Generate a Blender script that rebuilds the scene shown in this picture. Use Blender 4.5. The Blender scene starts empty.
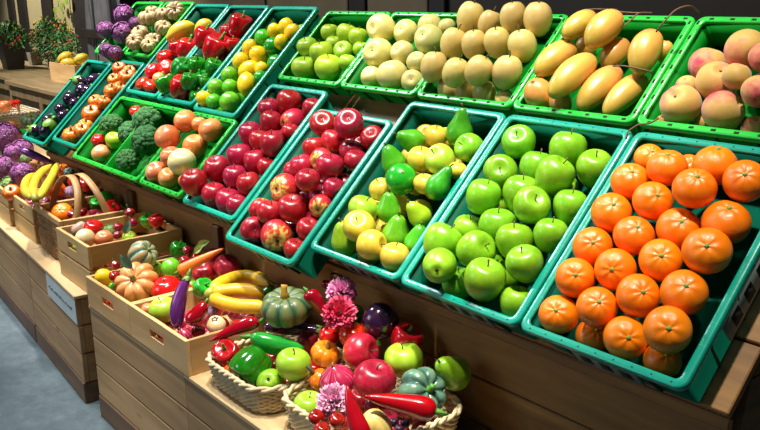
import bpy, math, random
import numpy as np
from mathutils import Vector, Matrix
random.seed(7)
SC = bpy.context.scene
COL = SC.collection
PI = math.pi

# ------------------------------------------------------------------ camera
CAM = np.array([1.4684, -0.9800, 1.1557])
CR = np.array([0.63039, 0.77608, -0.01752])
CU = np.array([-0.18887, 0.17523, 0.96624])
CF = np.array([-0.75295, 0.60580, -0.25704])
FPX = 853.4
cam_d = bpy.data.cameras.new('camera')
cam_d.sensor_width = 36.0
cam_d.lens = FPX / 760 * 36.0
cam_d.clip_start = 0.02
cam_o = bpy.data.objects.new('camera', cam_d)
COL.objects.link(cam_o)
cam_o.matrix_world = Matrix(((CR[0], CU[0], -CF[0], CAM[0]), (CR[1], CU[1], -CF[1], CAM[1]), (CR[2], CU[2], -CF[2], CAM[2]), (0, 0, 0, 1)))
SC.camera = cam_o

# the sloping display plane: origin on the rim line of the front crates
AL = 0.769
SA, CA = math.sin(AL), math.cos(AL)
K = 0.75
Z0 = 0.6195
ZT = 0.334          # top of the wooden boxes

def ray(px, py):
    d = CF + CR * (px - 380) / FPX + CU * (215 - py) / FPX
    return d
def on_slope_t(px, py, n):
    d = ray(px, py); P = np.array([0, -n * SA, Z0 + n * CA]); N = np.array([0, -SA, CA])
    return float((P - CAM) @ N / (d @ N))
def on_level_t(px, py, z):
    d = ray(px, py); return float((z - CAM[2]) / d[2])
def slope_pt(x, s, n):
    return Vector((x, s * CA - n * SA, Z0 + s * SA + n * CA))
def level_pt(px, py, z):
    return Vector(CAM + ray(px, py) * on_level_t(px, py, z))
def depth_pt(px, py, y):
    d = ray(px, py); return Vector(CAM + d * ((y - CAM[1]) / d[1]))

# ------------------------------------------------------------------ tagging
def tag(o, label=None, cat=None, group=None, kind=None):
    if label: o['label'] = label
    if cat: o['category'] = cat
    if group: o['group'] = group
    if kind: o['kind'] = kind
    return o
def link(name, mesh, parent=None, mats=None):
    o = bpy.data.objects.new(name, mesh); COL.objects.link(o)
    if parent is not None: o.parent = parent
    return o
def empty(name, loc=(0, 0, 0), rz=0):
    o = bpy.data.objects.new(name, None); COL.objects.link(o); o.location = loc; o.rotation_euler = (0, 0, rz); o.empty_display_size = .02
    return o

# ------------------------------------------------------------------ materials
def lin(c):
    return tuple((v / 12.92 if v <= .04045 else ((v + .055) / 1.055) ** 2.4) for v in c)
def H(h):
    h = h.lstrip('#'); return lin([int(h[i:i + 2], 16) / 255 for i in (0, 2, 4)]) + (1,)
class NT:
    def __init__(s, name):
        s.m = bpy.data.materials.new(name); s.m.use_nodes = True; s.t = s.m.node_tree
        s.b = s.t.nodes['Principled BSDF']
    def n(s, typ, **kw):
        x = s.t.nodes.new(typ)
        for k, v in kw.items(): setattr(x, k, v)
        return x
    def l(s, a, b): s.t.links.new(a, b)
    def setin(s, node, name, v):
        if hasattr(v, 'is_linked') or hasattr(v, 'links'): s.l(v, node.inputs[name])
        else: node.inputs[name].default_value = v
    def math(s, op, a, b=0.0, c=None):
        x = s.n('ShaderNodeMath', operation=op)
        for i, v in enumerate((a, b) if c is None else (a, b, c)):
            if hasattr(v, 'links'): s.l(v, x.inputs[i])
            else: x.inputs[i].default_value = v
        return x.outputs[0]
    def noise(s, vec, scale, detail=3, rough=.5, dist=0):
        x = s.n('ShaderNodeTexNoise'); x.inputs['Scale'].default_value = scale; x.inputs['Detail'].default_value = detail
        x.inputs['Roughness'].default_value = rough; x.inputs['Distortion'].default_value = dist
        if vec is not None: s.l(vec, x.inputs['Vector'])
        return x.outputs[0]
    def ramp(s, fac, stops, interp='LINEAR'):
        x = s.n('ShaderNodeValToRGB'); e = x.color_ramp.elements; x.color_ramp.interpolation = interp
        while len(e) < len(stops): e.new(.5)
        for i, (p, c) in enumerate(stops): e[i].position = p; e[i].color = c
        s.l(fac, x.inputs[0]); return x.outputs[0]
    def mix(s, fac, a, b, mode='MIX'):
        x = s.n('ShaderNodeMix', data_type='RGBA', blend_type=mode)
        for i, v in ((0, fac), (6, a), (7, b)):
            if hasattr(v, 'links'): s.l(v, x.inputs[i])
            else: x.inputs[i].default_value = v
        return x.outputs[2]
    def coord(s, what='Object'):
        return s.n('ShaderNodeTexCoord').outputs[what]
    def vscale(s, vec, sc):
        x = s.n('ShaderNodeMapping'); x.inputs['Scale'].default_value = sc; s.l(vec, x.inputs['Vector']); return x.outputs[0]
    def offs(s, vec):
        oi = s.n('ShaderNodeObjectInfo'); x = s.n('ShaderNodeVectorMath', operation='ADD')
        y = s.n('ShaderNodeVectorMath', operation='SCALE'); c = s.n('ShaderNodeCombineXYZ')
        for i in range(3): s.l(oi.outputs['Random'], c.inputs[i])
        s.l(c.outputs[0], y.inputs[0]); y.inputs['Scale'].default_value = 37.0
        s.l(vec, x.inputs[0]); s.l(y.outputs[0], x.inputs[1]); return x.outputs[0]
    def bump(s, h, strength=.2, dist=.02):
        x = s.n('ShaderNodeBump'); x.inputs['Strength'].default_value = strength; x.inputs['Distance'].default_value = dist
        s.l(h, x.inputs['Height']); s.l(x.outputs[0], s.b.inputs['Normal'])
    def vary(s, col, hue=.015, val=.12):
        oi = s.n('ShaderNodeObjectInfo'); hs = s.n('ShaderNodeHueSaturation')
        s.l(s.math('ADD', s.math('MULTIPLY', oi.outputs['Random'], 2 * hue), .5 - hue), hs.inputs['Hue'])
        w = s.n('ShaderNodeTexWhiteNoise', noise_dimensions='1D'); s.l(oi.outputs['Random'], w.inputs['W'])
        s.l(s.math('ADD', s.math('MULTIPLY', w.outputs[0], 2 * val), 1 - val), hs.inputs['Value'])
        s.l(col, hs.inputs['Color']); return hs.outputs[0]
    def out(s, col, rough=.35, coat=0, spec=.5, sss=0):
        if hasattr(col, 'links'): s.l(col, s.b.inputs['Base Color'])
        else: s.b.inputs['Base Color'].default_value = col
        if hasattr(rough, 'links'): s.l(rough, s.b.inputs['Roughness'])
        else: s.b.inputs['Roughness'].default_value = rough
        s.b.inputs['Coat Weight'].default_value = coat; s.b.inputs['Coat Roughness'].default_value = .12
        s.b.inputs['Specular IOR Level'].default_value = spec
        return s.m

def fruit_mat(name, stops, zw=.0, nw=.6, scale=2.0, stretch=(1, 1, 1), rough=.32, coat=.25, speck=None, speck_scale=26, bump=.0, bump_scale=40, hue=.012, val=.1, xw=.0):
    """colour follows a ramp of streaky noise plus a slow change from the stem end to the blossom end (or one cheek to the other)"""
    N = NT(name); co = N.coord('Object')
    nv = N.noise(N.offs(N.vscale(co, stretch)), scale, 4, .55)
    sep = N.n('ShaderNodeSeparateXYZ'); N.l(co, sep.inputs[0])
    f = N.math('ADD', N.math('MULTIPLY', N.math('SUBTRACT', nv, .5), nw * 2), .5)
    if zw: f = N.math('ADD', f, N.math('MULTIPLY', sep.outputs[2], zw))
    if xw: f = N.math('ADD', f, N.math('MULTIPLY', sep.outputs[0], xw))
    c = N.ramp(f, [(p, H(h)) for p, h in stops])
    if speck:
        v = N.n('ShaderNodeTexVoronoi'); v.inputs['Scale'].default_value = speck_scale; N.l(N.offs(co), v.inputs['Vector'])
        m = N.ramp(v.outputs['Distance'], [(.05, (1, 1, 1, 1)), (.16, (0, 0, 0, 1))])
        c = N.mix(N.math('MULTIPLY', m, .55), c, H(speck))
    c = N.vary(c, hue, val)
    if bump:
        N.bump(N.noise(co, bump_scale, 2), bump, .02)
    return N.out(c, rough, coat)
def plain_mat(name, h, rough=.5, coat=0, nscale=6, namp=.18, bump=0, val=.0, metal=0):
    N = NT(name); co = N.coord('Object')
    nv = N.noise(co, nscale, 4, .6)
    c0 = H(h); lo = tuple(v * (1 - namp) for v in c0[:3]) + (1,); hi = tuple(min(1, v * (1 + namp)) for v in c0[:3]) + (1,)
    c = N.ramp(nv, [(.3, lo), (.7, hi)])
    if val: c = N.vary(c, .004, val)
    if bump: N.bump(nv, bump, .01)
    N.b.inputs['Metallic'].default_value = metal
    return N.out(c, rough, coat)
def wood_mat(name, light, dark, scale=1.0, axis=0, rough=.55, knots=True, val=.07):
    N = NT(name); co = N.coord('Object')
    st = [30 * scale, 30 * scale, 30 * scale]; st[axis] = 2.2 * scale
    vec = N.offs(N.vscale(co, tuple(st)))
    g = N.noise(vec, 1.0, 6, .62, .6)
    st2 = [9 * scale, 9 * scale, 9 * scale]; st2[axis] = 1.2 * scale
    g2 = N.noise(N.offs(N.vscale(co, tuple(st2))), 1.0, 3, .5, 1.2)
    f = N.math('ADD', N.math('MULTIPLY', g, .5), N.math('MULTIPLY', g2, .5))
    mid = tuple((a + b) / 2 for a, b in zip(H(light), H(dark)))
    c = N.ramp(f, [(.32, H(dark)), (.5, mid), (.62, H(light))])
    if knots:
        v = N.n('ShaderNodeTexVoronoi'); v.inputs['Scale'].default_value = 1.0
        s3 = [14, 14, 14]; s3[axis] = 5
        N.l(N.offs(N.vscale(co, tuple(s3))), v.inputs['Vector'])
        m = N.ramp(v.outputs['Distance'], [(.04, (1, 1, 1, 1)), (.13, (0, 0, 0, 1))])
        c = N.mix(N.math('MULTIPLY', m, .55), c, tuple(x * .45 for x in H(dark)[:3]) + (1,))
    c = N.vary(c, .006, val)
    N.bump(g, .12, .004)
    return N.out(c, rough, 0)

# ------------------------------------------------------------------ mesh helpers
def mesh(name, V, F, mats, idx=None, smooth=True):
    me = bpy.data.meshes.new(name); me.from_pydata([tuple(map(float, v)) for v in V], [], F)
    for m in (mats if isinstance(mats, (list, tuple)) else [mats]): me.materials.append(m)
    me.polygons.foreach_set('use_smooth', [smooth] * len(F))
    if idx is not None: me.polygons.foreach_set('material_index', idx)
    me.update(); return me
class MB:
    def __init__(s): s.v = []; s.f = []; s.i = []
    def add(s, V, F, mi=0):
        b = len(s.v); s.v.extend(tuple(map(float, v)) for v in V); s.f.extend(tuple(b + i for i in f) for f in F); s.i.extend([mi] * len(F))
    def box(s, lo, hi, mi=0, bev=0.0, M=None):
        lo = np.array(lo, float); hi = np.array(hi, float)
        b = min(bev, .45 * float(min(hi - lo)))
        if b <= 0:
            V = [(x, y, z) for x in (lo[0], hi[0]) for y in (lo[1], hi[1]) for z in (lo[2], hi[2])]
            F = [(0, 1, 3, 2), (4, 6, 7, 5), (0, 4, 5, 1), (2, 3, 7, 6), (0, 2, 6, 4), (1, 5, 7, 3)]
        else:
            V = []; F = []
            ix = {}
            for a in (0, 1):
                for c in (0, 1):
                    for d in (0, 1):
                        corner = [(lo, hi)[k][j] for j, k in enumerate((a, c, d))]
                        sg = [1 if k == 0 else -1 for k in (a, c, d)]
                        for ax in range(3):
                            p = [corner[j] + (sg[j] * b if j != ax else 0) for j in range(3)]
                            ix[(a, c, d, ax)] = len(V); V.append(p)
            for ax in range(3):
                o = [j for j in range(3) if j != ax]
                for e in (0, 1):
                    q = []
                    for (p0, p1) in ((0, 0), (1, 0), (1, 1), (0, 1)):
                        k = [0, 0, 0]; k[ax] = e; k[o[0]] = p0; k[o[1]] = p1; q.append(ix[tuple(k) + (ax,)])
                    flip = (e == 0) ^ (ax == 1)
                    F.append(tuple(reversed(q)) if flip else tuple(q))
            for ax in range(3):
                o = [j for j in range(3) if j != ax]
                for p0 in (0, 1):
                    for p1 in (0, 1):
                        k0 = [0, 0, 0]; k0[o[0]] = p0; k0[o[1]] = p1; k1 = list(k0); k1[ax] = 1
                        q = [ix[tuple(k0) + (o[0],)], ix[tuple(k1) + (o[0],)], ix[tuple(k1) + (o[1],)], ix[tuple(k0) + (o[1],)]]
                        F.append(tuple(q))
            for a in (0, 1):
                for c in (0, 1):
                    for d in (0, 1): F.append((ix[(a, c, d, 0)], ix[(a, c, d, 1)], ix[(a, c, d, 2)]))
            # consistent winding outward
            cen = (lo + hi) / 2; F2 = []
            for f in F:
                P = [np.array(V[i]) for i in f]; nrm = np.cross(P[1] - P[0], P[2] - P[0])
                F2.append(f if nrm @ (sum(P) / len(P) - cen) >= 0 else tuple(reversed(f)))
            F = F2
        if M is not None: V = [tuple(M @ Vector(v)) for v in V]
        s.add(V, F, mi)
    def tube(s, path, rad, seg=8, mi=0, cap=True, flat=None):
        P = [np.array(p, float) for p in path]; n = len(P)
        R = rad if hasattr(rad, '__len__') else [rad] * n
        T = []
        for i in range(n):
            t = P[min(n - 1, i + 1)] - P[max(0, i - 1)]; T.append(t / (np.linalg.norm(t) + 1e-12))
        up = np.array([0, 0, 1.0]) if abs(T[0][2]) < .9 else np.array([1.0, 0, 0])
        a = np.cross(T[0], up); a /= np.linalg.norm(a)
        V = []
        for i in range(n):
            a = a - T[i] * (a @ T[i]); a /= np.linalg.norm(a) + 1e-12; b = np.cross(T[i], a)
            for k in range(seg):
                th = 2 * PI * k / seg; ca, sa = math.cos(th), math.sin(th)
                if flat: sa *= flat
                V.append(P[i] + R[i] * (a * ca + b * sa))
        F = []
        for i in range(n - 1):
            for k in range(seg):
                k2 = (k + 1) % seg; F.append((i * seg + k, i * seg + k2, (i + 1) * seg + k2, (i + 1) * seg + k))
        if cap:
            F.append(tuple(reversed(range(seg)))); F.append(tuple((n - 1) * seg + k for k in range(seg)))
        s.add(V, F, mi)
    def loop(s, path, rad, seg=6, mi=0):
        """closed tube"""
        P = [np.array(p, float) for p in path]; n = len(P); V = []; F = []
        for i in range(n):
            t = P[(i + 1) % n] - P[i - 1]; t /= np.linalg.norm(t) + 1e-12
            a = np.cross(t, [0, 0, 1.0]); a /= np.linalg.norm(a) + 1e-12; b = np.cross(t, a)
            for k in range(seg):
                th = 2 * PI * k / seg; V.append(P[i] + rad * (a * math.cos(th) + b * math.sin(th)))
        for i in range(n):
            j = (i + 1) % n
            for k in range(seg):
                k2 = (k + 1) % seg; F.append((i * seg + k, i * seg + k2, j * seg + k2, j * seg + k))
        s.add(V, F, mi)
    def rev(s, fn, nt=14, np_=20, mi=0, M=None):
        """closed surface of revolution-like: fn(theta, phi) -> (x, y, z)"""
        V = [fn(0.0, 0.0)]
        for i in range(1, nt):
            for k in range(np_): V.append(fn(PI * i / nt, 2 * PI * k / np_))
        V.append(fn(PI, 0.0)); F = []
        for k in range(np_): F.append((0, 1 + k, 1 + (k + 1) % np_))
        for i in range(nt - 2):
            for k in range(np_):
                k2 = (k + 1) % np_; a = 1 + i * np_; F.append((a + k, a + np_ + k, a + np_ + k2, a + k2))
        last = len(V) - 1; a = 1 + (nt - 2) * np_
        for k in range(np_): F.append((a + k, last, a + (k + 1) % np_))
        if M is not None: V = [tuple(M @ Vector(v)) for v in V]
        s.add(V, F, mi)
    def leaf(s, base, direction, normal, length, width, mi=0, curl=.25, n=6, wave=0.0, thick=.0):
        d = np.array(direction, float); d /= np.linalg.norm(d); nn = np.array(normal, float); nn -= d * (nn @ d); nn /= np.linalg.norm(nn) + 1e-9
        sd = np.cross(d, nn); V = []; F = []; b0 = np.array(base, float)
        for i in range(n + 1):
            t = i / n; w = width * (math.sin(PI * min(1, t * .97 + .03)) ** .75) * (1 - .25 * t)
            c = b0 + d * length * t + nn * (-curl * length * t * t)
            for j, e in enumerate((-1, -.5, 0, .5, 1)):
                V.append(c + sd * w * e + nn * (abs(e) * w * .3 + wave * w * math.sin(t * 19 + e * 3) * abs(e)))
        for i in range(n):
            for j in range(4): a = i * 5 + j; F.append((a, a + 1, a + 6, a + 5))
        th = thick or length * .012
        nV = len(V); V2 = [v - nn * th for v in V]; V += V2; F += [tuple(reversed([q + nV for q in f])) for f in F]
        s.add(V, F, mi)
    def mesh(s, name, mats, smooth=True): return mesh(name, s.v, s.f, mats, s.i, smooth)
    def obj(s, name, mats, parent=None, smooth=True): return link(name, s.mesh(name, mats, smooth), parent)
# ------------------------------------------------------------------ fruit and vegetable kinds, all built round the origin, half-width 1
KIND = {}
def gauss(x, s): return math.exp(-(x / s) ** 2)
def kind(key, name, cat, variants, prox=None, long=False, elev=1.0):
    KIND[key] = dict(name=name, cat=cat, var=variants, prox=prox or [(0, 0, 0, .98)], long=long)
def small_stem(m, path, rad, seg=6):
    b = MB(); b.tube(path, rad, seg); return b.mesh('stem', m)
def rnd(seed): return random.Random(seed)

M_STEM = plain_mat('brown stem', '5a4326', .7, nscale=20)
M_STEMG = plain_mat('green stem', '4f8a2c', .5, nscale=12)
M_STEMD = plain_mat('dry olive stem', '8a7a3c', .6, nscale=14)
M_CALYX = plain_mat('dark calyx', '4a3a22', .8, nscale=30)
M_LEAFG = plain_mat('leaf green', '3f8f30', .45, nscale=8, namp=.35)

# --- apples
def apple_fn(h=.9, taper=.12, lobes=5, top=.34, bot=.2, la=.03, seed=0):
    R = rnd(seed); p1, p2 = R.uniform(0, 6), R.uniform(0, 6); tilt = R.uniform(-.06, .06)
    def f(t, p):
        r = math.sin(t) ** .93 * (1 + taper * math.cos(t) * .8)
        low = max(0, -math.cos(t))
        r *= 1 + la * math.cos(lobes * p + p1) * low ** 1.5 + .018 * math.cos(2 * p + p2)
        z = h * math.cos(t) - top * gauss(t, .31) + bot * gauss(PI - t, .34)
        z += tilt * r * math.cos(p) + .02 * math.cos(3 * p + p2) * math.sin(t) ** 2
        return (r * math.cos(p), r * math.sin(p), z)
    return f
def apple_variants(nm, mat, h, taper, calyx=True, stem=True, n=3, sd=0, stemh=.34):
    out = []
    for i in range(n):
        b = MB(); R = rnd(sd + i)
        hh = h * R.uniform(.95, 1.05)
        b.rev(apple_fn(hh, taper, 5, .28, .2, .045, sd + i), 18, 24)
        parts = []
        z0 = hh - .30
        if stem: parts.append(('stem', small_stem(M_STEM, [(0, 0, z0), (.02, .01, z0 + .2), (.07 * R.uniform(-1, 1), .06, z0 + stemh + .08)], [.035, .03, .05]), 'short brown stem'))
        if calyx:
            c = MB(); zb = -(hh - .2)
            for k in range(6):
                a = k * PI / 3; c.leaf((.02 * math.cos(a), .02 * math.sin(a), zb - .01), (math.cos(a), math.sin(a), -.75), (0, 0, -1), .16, .045, curl=-.2, n=3, thick=.01)
            c.rev(lambda t, p: (.055 * math.sin(t) * math.cos(p), .055 * math.sin(t) * math.sin(p), zb + .03 * math.cos(t)), 6, 8)
            parts.append(('calyx', c.mesh('calyx', M_CALYX), 'dry brown calyx'))
        out.append((b.mesh(nm, mat), parts))
    return out
MA_GREEN = fruit_mat('green apple skin', [(.1, '4c9210'), (.45, '78b41c'), (.75, 'a0cc30')], zw=-.12, nw=.35, scale=1.6, rough=.34, coat=.14, speck='d2ec7a', speck_scale=11, hue=.012, val=.1)
MA_GREEN2 = fruit_mat('yellow green apple skin', [(.1, '6f9f1c'), (.45, '9cc22c'), (.8, 'c4d84c')], zw=-.12, nw=.35, scale=1.6, rough=.36, coat=.12, speck='e2ec8a', speck_scale=11)
MA_DEEP = fruit_mat('deep red apple skin', [(.0, 'd9b35a'), (.12, 'cf5a3a'), (.24, 'bc2038'), (.55, 'ac1830'), (.85, '820e22')], zw=.38, nw=.3, scale=2.2, stretch=(2.4, 2.4, .55), rough=.32, coat=.15, speck='d8868a', speck_scale=13, hue=.008)
MA_RED = fruit_mat('red and yellow apple skin', [(.0, 'd8cf62'), (.17, 'd8b455'), (.27, 'c9402f'), (.5, 'bc1c32'), (.85, '8c1226')], zw=.42, nw=.42, scale=2.0, stretch=(2.6, 2.6, .5), rough=.32, coat=.15, speck='e2a08a', speck_scale=13, hue=.008)
kind('apple_green', 'green_apple', 'apple', apple_variants('green_apple', MA_GREEN, 1.1, .22, sd=10), [(0, 0, .15, 1.03), (0, 0, -.2, .93)])
kind('apple_lime', 'green_apple', 'apple', apple_variants('green_apple', MA_GREEN2, .92, .12, sd=20))
kind('apple_deep', 'dark_red_apple', 'apple', apple_variants('dark_red_apple', MA_DEEP, 1.14, .24, sd=30), [(0, 0, .14, 1.0), (0, 0, -.2, .9)])
kind('apple_red', 'red_apple', 'apple', apple_variants('red_apple', MA_RED, .92, .12, sd=40))
# --- orange
MA_ORANGE = fruit_mat('orange peel', [(.1, 'ee6200'), (.5, 'f67a04'), (.9, 'fb9414')], zw=.1, nw=.3, scale=1.3, rough=.3, coat=.25, bump=.16, bump_scale=34, hue=.006, val=.05)
def orange_fn(sd):
    R = rnd(sd); ph = R.uniform(0, 6); lb = 6 + sd
    def f(t, p):
        r = math.sin(t) ** .96 * (1 + .012 * math.cos(2 * p + ph))
        r *= 1 + .014 * math.cos(lb * p + ph) * gauss(t - .45, .33)
        z = .86 * math.cos(t) - .075 * gauss(t, .26) + .02 * math.cos(lb * p + ph) * gauss(t - .4, .26)
        return (r * math.cos(p), r * math.sin(p), z)
    return f
ov = []
for i in range(3):
    b = MB(); b.rev(orange_fn(i), 22, 42)
    c = MB(); c.rev(lambda t, p: (.105 * math.sin(t) * math.cos(p) * (1 + .2 * math.cos(5 * p)), .105 * math.sin(t) * math.sin(p) * (1 + .2 * math.cos(5 * p)), .80 + .07 * math.cos(t)), 7, 20)
    ov.append((b.mesh('orange', MA_ORANGE), [('stem_button', c.mesh('stem_button', plain_mat('orange stem button', '6f9a3c', .6)), 'pale green stem button')]))
kind('orange', 'orange', 'orange', ov)
# --- pears
def pear_fn(sd, neck=.46, h=1.35):
    R = rnd(sd); lean = R.uniform(-.16, .16); ph = R.uniform(0, 6)
    def f(t, p):
        u = (1 + math.cos(t)) / 2
        body = math.sin(t) ** .85
        r = body * (1 - (1 - neck) * (1 / (1 + math.exp(-(u - .56) * 11))))
        r *= 1 + .025 * math.cos(3 * p + ph)
        z = h * math.cos(t) + .1 * gauss(PI - t, .3) * h
        return (r * math.cos(p) + lean * u * u * h, r * math.sin(p), z)
    return f
def pear_variants(nm, mat, neck, h, n=3, sd=0):
    out = []
    for i in range(n):
        b = MB(); f = pear_fn(sd + i, neck, h); b.rev(f, 20, 22); tp = f(0, 0)
        s = small_stem(M_STEM, [(tp[0], 0, tp[2] - .05), (tp[0] + .02, .03, tp[2] + .14), (tp[0] + .05, .1, tp[2] + .27)], [.06, .05, .075])
        c = MB(); zb = f(PI, 0)[2]
        c.rev(lambda t, p: (.12 * math.sin(t) * math.cos(p) * (1 + .3 * math.cos(5 * p)), .12 * math.sin(t) * math.sin(p) * (1 + .3 * math.cos(5 * p)), zb + .04 * math.cos(t)), 6, 20)
        out.append((b.mesh(nm, mat), [('stem', s, 'short brown stem'), ('calyx', c.mesh('calyx', M_CALYX), 'dark calyx')]))
    return out
MP_GREEN = fruit_mat('bright green pear skin', [(.1, '2f8a12'), (.5, '54ad1c'), (.9, '86c934')], zw=-.1, nw=.35, rough=.3, coat=.35, speck='a9dd5a', speck_scale=12, hue=.02)
MP_DARK = fruit_mat('dark green pear skin', [(.1, '1f6a10'), (.5, '3a8e18'), (.9, '5fae28')], zw=-.1, nw=.35, rough=.3, coat=.3, speck='8cc04a', speck_scale=12)
kind('pear_green', 'green_pear', 'pear', pear_variants('green_pear', MP_GREEN, .66, 1.2, sd=60), [(0, 0, -.25, .97), (0, 0, .5, .68)])
kind('pear_dark', 'green_pear', 'pear', pear_variants('green_pear', MP_DARK, .5, 1.35, sd=64), [(0, 0, -.3, .96), (0, 0, .6, .6)])
kind('pear_fat', 'green_pear', 'pear', pear_variants('green_pear', fruit_mat('lime green pear skin', [(.1, '6ea614'), (.5, '93c320'), (.9, 'b8d944')], nw=.35, rough=.28, coat=.4), .66, 1.22, sd=66), [(0, 0, -.2, .95), (0, 0, .5, .7)])
MP_YEL = fruit_mat('yellow apple skin', [(.05, 'b08a1e'), (.45, 'd2b534'), (.85, 'dcc858')], zw=.0, nw=.4, rough=.36, coat=.2, speck='a98a30', speck_scale=14)
kind('apple_yellow', 'yellow_apple', 'apple', apple_variants('yellow_apple', MP_YEL, .95, .1, sd=70))
# --- asian pears
MN_PALE = fruit_mat('pale asian pear skin', [(.05, 'b5b052'), (.5, 'd6cd7c'), (.9, 'e6dc9a')], nw=.35, scale=1.5, rough=.42, coat=.08, speck='b09a4a', speck_scale=16)
MN_TAN = fruit_mat('tan asian pear skin', [(.05, 'c4a450'), (.5, 'dcc070'), (.9, 'e8d090')], nw=.3, scale=1.5, rough=.45, coat=.05, speck='b58c3e', speck_scale=20)
def nashi(nm, mat, h, stem, sd, taper=-.05):
    out = []
    for i in range(3):
        b = MB(); R = rnd(sd + i); hh = h * R.uniform(.96, 1.04)
        b.rev(apple_fn(hh, taper, 3, .24 if not stem else .14, .12, .01, sd + i), 18, 24)
        parts = []
        z0 = hh - .3
        if stem: parts.append(('stem', small_stem(M_STEM, [(0, 0, z0 + .05), (.02, 0, z0 + .3), (.09 * R.uniform(-1, 1), .06, z0 + .62)], [.05, .045, .065]), 'brown stem'))
        else:
            c = MB(); zt = hh - .24
            c.rev(lambda t, p: (.11 * math.sin(t) * math.cos(p), .11 * math.sin(t) * math.sin(p), zt + .02 * math.cos(t)), 6, 10)
            parts.append(('stem_scar', c.mesh('stem_scar', M_STEM), 'brown stem scar'))
        out.append((b.mesh(nm, mat), parts))
    return out
kind('nashi_pale', 'pale_asian_pear', 'pear', nashi('pale_asian_pear', MN_PALE, .96, False, 80))
kind('nashi_tan', 'tan_asian_pear', 'pear', nashi('tan_asian_pear', MN_TAN, 1.22, True, 84, .1), [(0, 0, .16, 1.0), (0, 0, -.22, .96)])
# --- peach
def peach_mat():
    N = NT('peach skin'); co = N.coord('Object')
    nv = N.noise(N.offs(co), 1.4, 4, .55); sep = N.n('ShaderNodeSeparateXYZ'); N.l(co, sep.inputs[0])
    f = N.math('ADD', N.math('ADD', N.math('MULTIPLY', N.math('SUBTRACT', nv, .5), 1.1), .46), N.math('MULTIPLY', sep.outputs[0], .32))
    c = N.ramp(f, [(.2, H('b89648')), (.45, H('c89c58')), (.66, H('cc7c58')), (.9, H('b83a56'))])
    N.b.inputs['Sheen Weight'].default_value = .25; N.b.inputs['Sheen Roughness'].default_value = .5
    return N.out(N.vary(c, .01, .06), .55, 0, .3)
MPE = peach_mat()
def peach_fn(sd):
    R = rnd(sd)
    def f(t, p):
        q = (p + PI) % (2 * PI) - PI
        r = math.sin(t) ** .95 * (1 - .085 * gauss(q, .2) * math.sin(t) ** .6)
        z = .95 * math.cos(t) - .24 * gauss(t, .26) - .07 * gauss(PI - t, .16)
        return (r * math.cos(p), r * math.sin(p), z)
    return f
pv = []
for i in range(2):
    b = MB(); b.rev(peach_fn(i), 22, 48)
    c = MB(); c.rev(lambda t, p: (.08 * math.sin(t) * math.cos(p), .08 * math.sin(t) * math.sin(p), .735 + .05 * math.cos(t)), 6, 8)
    pv.append((b.mesh('peach', MPE), [('stem_scar', c.mesh('stem_scar', M_STEM), 'dark stem scar')]))
kind('peach', 'peach', 'peach', pv)
# --- tomatoes
def star(m, z, n=5, ln=.42, w=.09, stem=.2):
    c = MB()
    for k in range(n):
        a = 2 * PI * k / n; c.leaf((0, 0, z), (math.cos(a), math.sin(a), .12), (0, 0, 1), ln, w, curl=.3, n=4, thick=.012)
    c.tube([(0, 0, z - .04), (0, 0, z + stem * .5), (.05, .02, z + stem)], [.05, .045, .055], 6)
    return c.mesh('calyx', m)
MT_RED = fruit_mat('red tomato skin', [(.1, 'b0160c'), (.5, 'd42414'), (.9, 'e84a24')], zw=-.12, nw=.35, rough=.2, coat=.5, hue=.004)
MT_PEACH = fruit_mat('peach coloured tomato skin', [(.05, 'cc4416'), (.4, 'de7438'), (.7, 'e6965c'), (.95, 'dfc084')], zw=.2, nw=.6, scale=1.2, rough=.3, coat=.3, hue=.012)
MT_PALE = fruit_mat('pale cream tomato skin', [(.1, 'd2c27a'), (.5, 'e2d69c'), (.9, 'eee4b8')], nw=.3, rough=.3, coat=.3)
def tomato(nm, mat, h, lob, sd, calyx=True, la=.03):
    out = []
    for i in range(2):
        b = MB(); b.rev(apple_fn(h, 0, lob, .16, .08, la, sd + i), 16, 30)
        out.append((b.mesh(nm, mat), [('calyx', star(M_LEAFG, h - .17), 'green star-shaped calyx')] if calyx else []))
    return out
kind('tomato', 'tomato', 'tomato', tomato('tomato', MT_RED, .84, 5, 100))
kind('tomato_peach', 'peach_coloured_tomato', 'tomato', tomato('peach_coloured_tomato', MT_PEACH, .9, 4, 104, False, .04))
kind('tomato_pale', 'cream_tomato', 'tomato', tomato('cream_tomato', MT_PALE, .95, 4, 108, False))
# --- bell peppers
def bell_fn(sd, h=1.08, lob=4):
    R = rnd(sd); ph = R.uniform(0, 6); e = [R.uniform(-.06, .06) for _ in range(4)]
    def f(t, p):
        m = abs(math.cos(lob * (p + ph) / 2))
        r = math.sin(t) ** .62 * (1 + .1 * math.cos(t))
        r *= .84 + .2 * m ** .55 + e[0] * math.cos(p + e[1] * 20)
        z = h * math.cos(t) * (1 - .0 * m) - .34 * gauss(t, .5) * h + (.2 + .1 * (1 - m)) * gauss(PI - t, .5)
        return (r * math.cos(p) + .08 * z * e[2] * 10, r * math.sin(p), z)
    return f
def bell(nm, mat, h, sd, n=3, lob=4):
    out = []
    for i in range(n):
        b = MB(); f = bell_fn(sd + i, h, lob); b.rev(f, 20, 40); z0 = f(0, 0)[2]
        x0 = f(0, 0)[0]
        s = MB(); s.tube([(x0, 0, z0 - .04), (x0 + .02, 0, z0 + .16), (x0 + .1, .05, z0 + .42), (x0 + .16, .08, z0 + .5)], [.2, .1, .085, .11], 8)
        out.append((b.mesh(nm, mat), [('stem', s.mesh('stem', M_STEMG), 'green stem')]))
    return out
MB_RED = fruit_mat('red pepper skin', [(.1, '8e0610'), (.5, 'b80e18'), (.9, 'c81c2a')], nw=.35, rough=.16, coat=.6, hue=.002)
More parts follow.
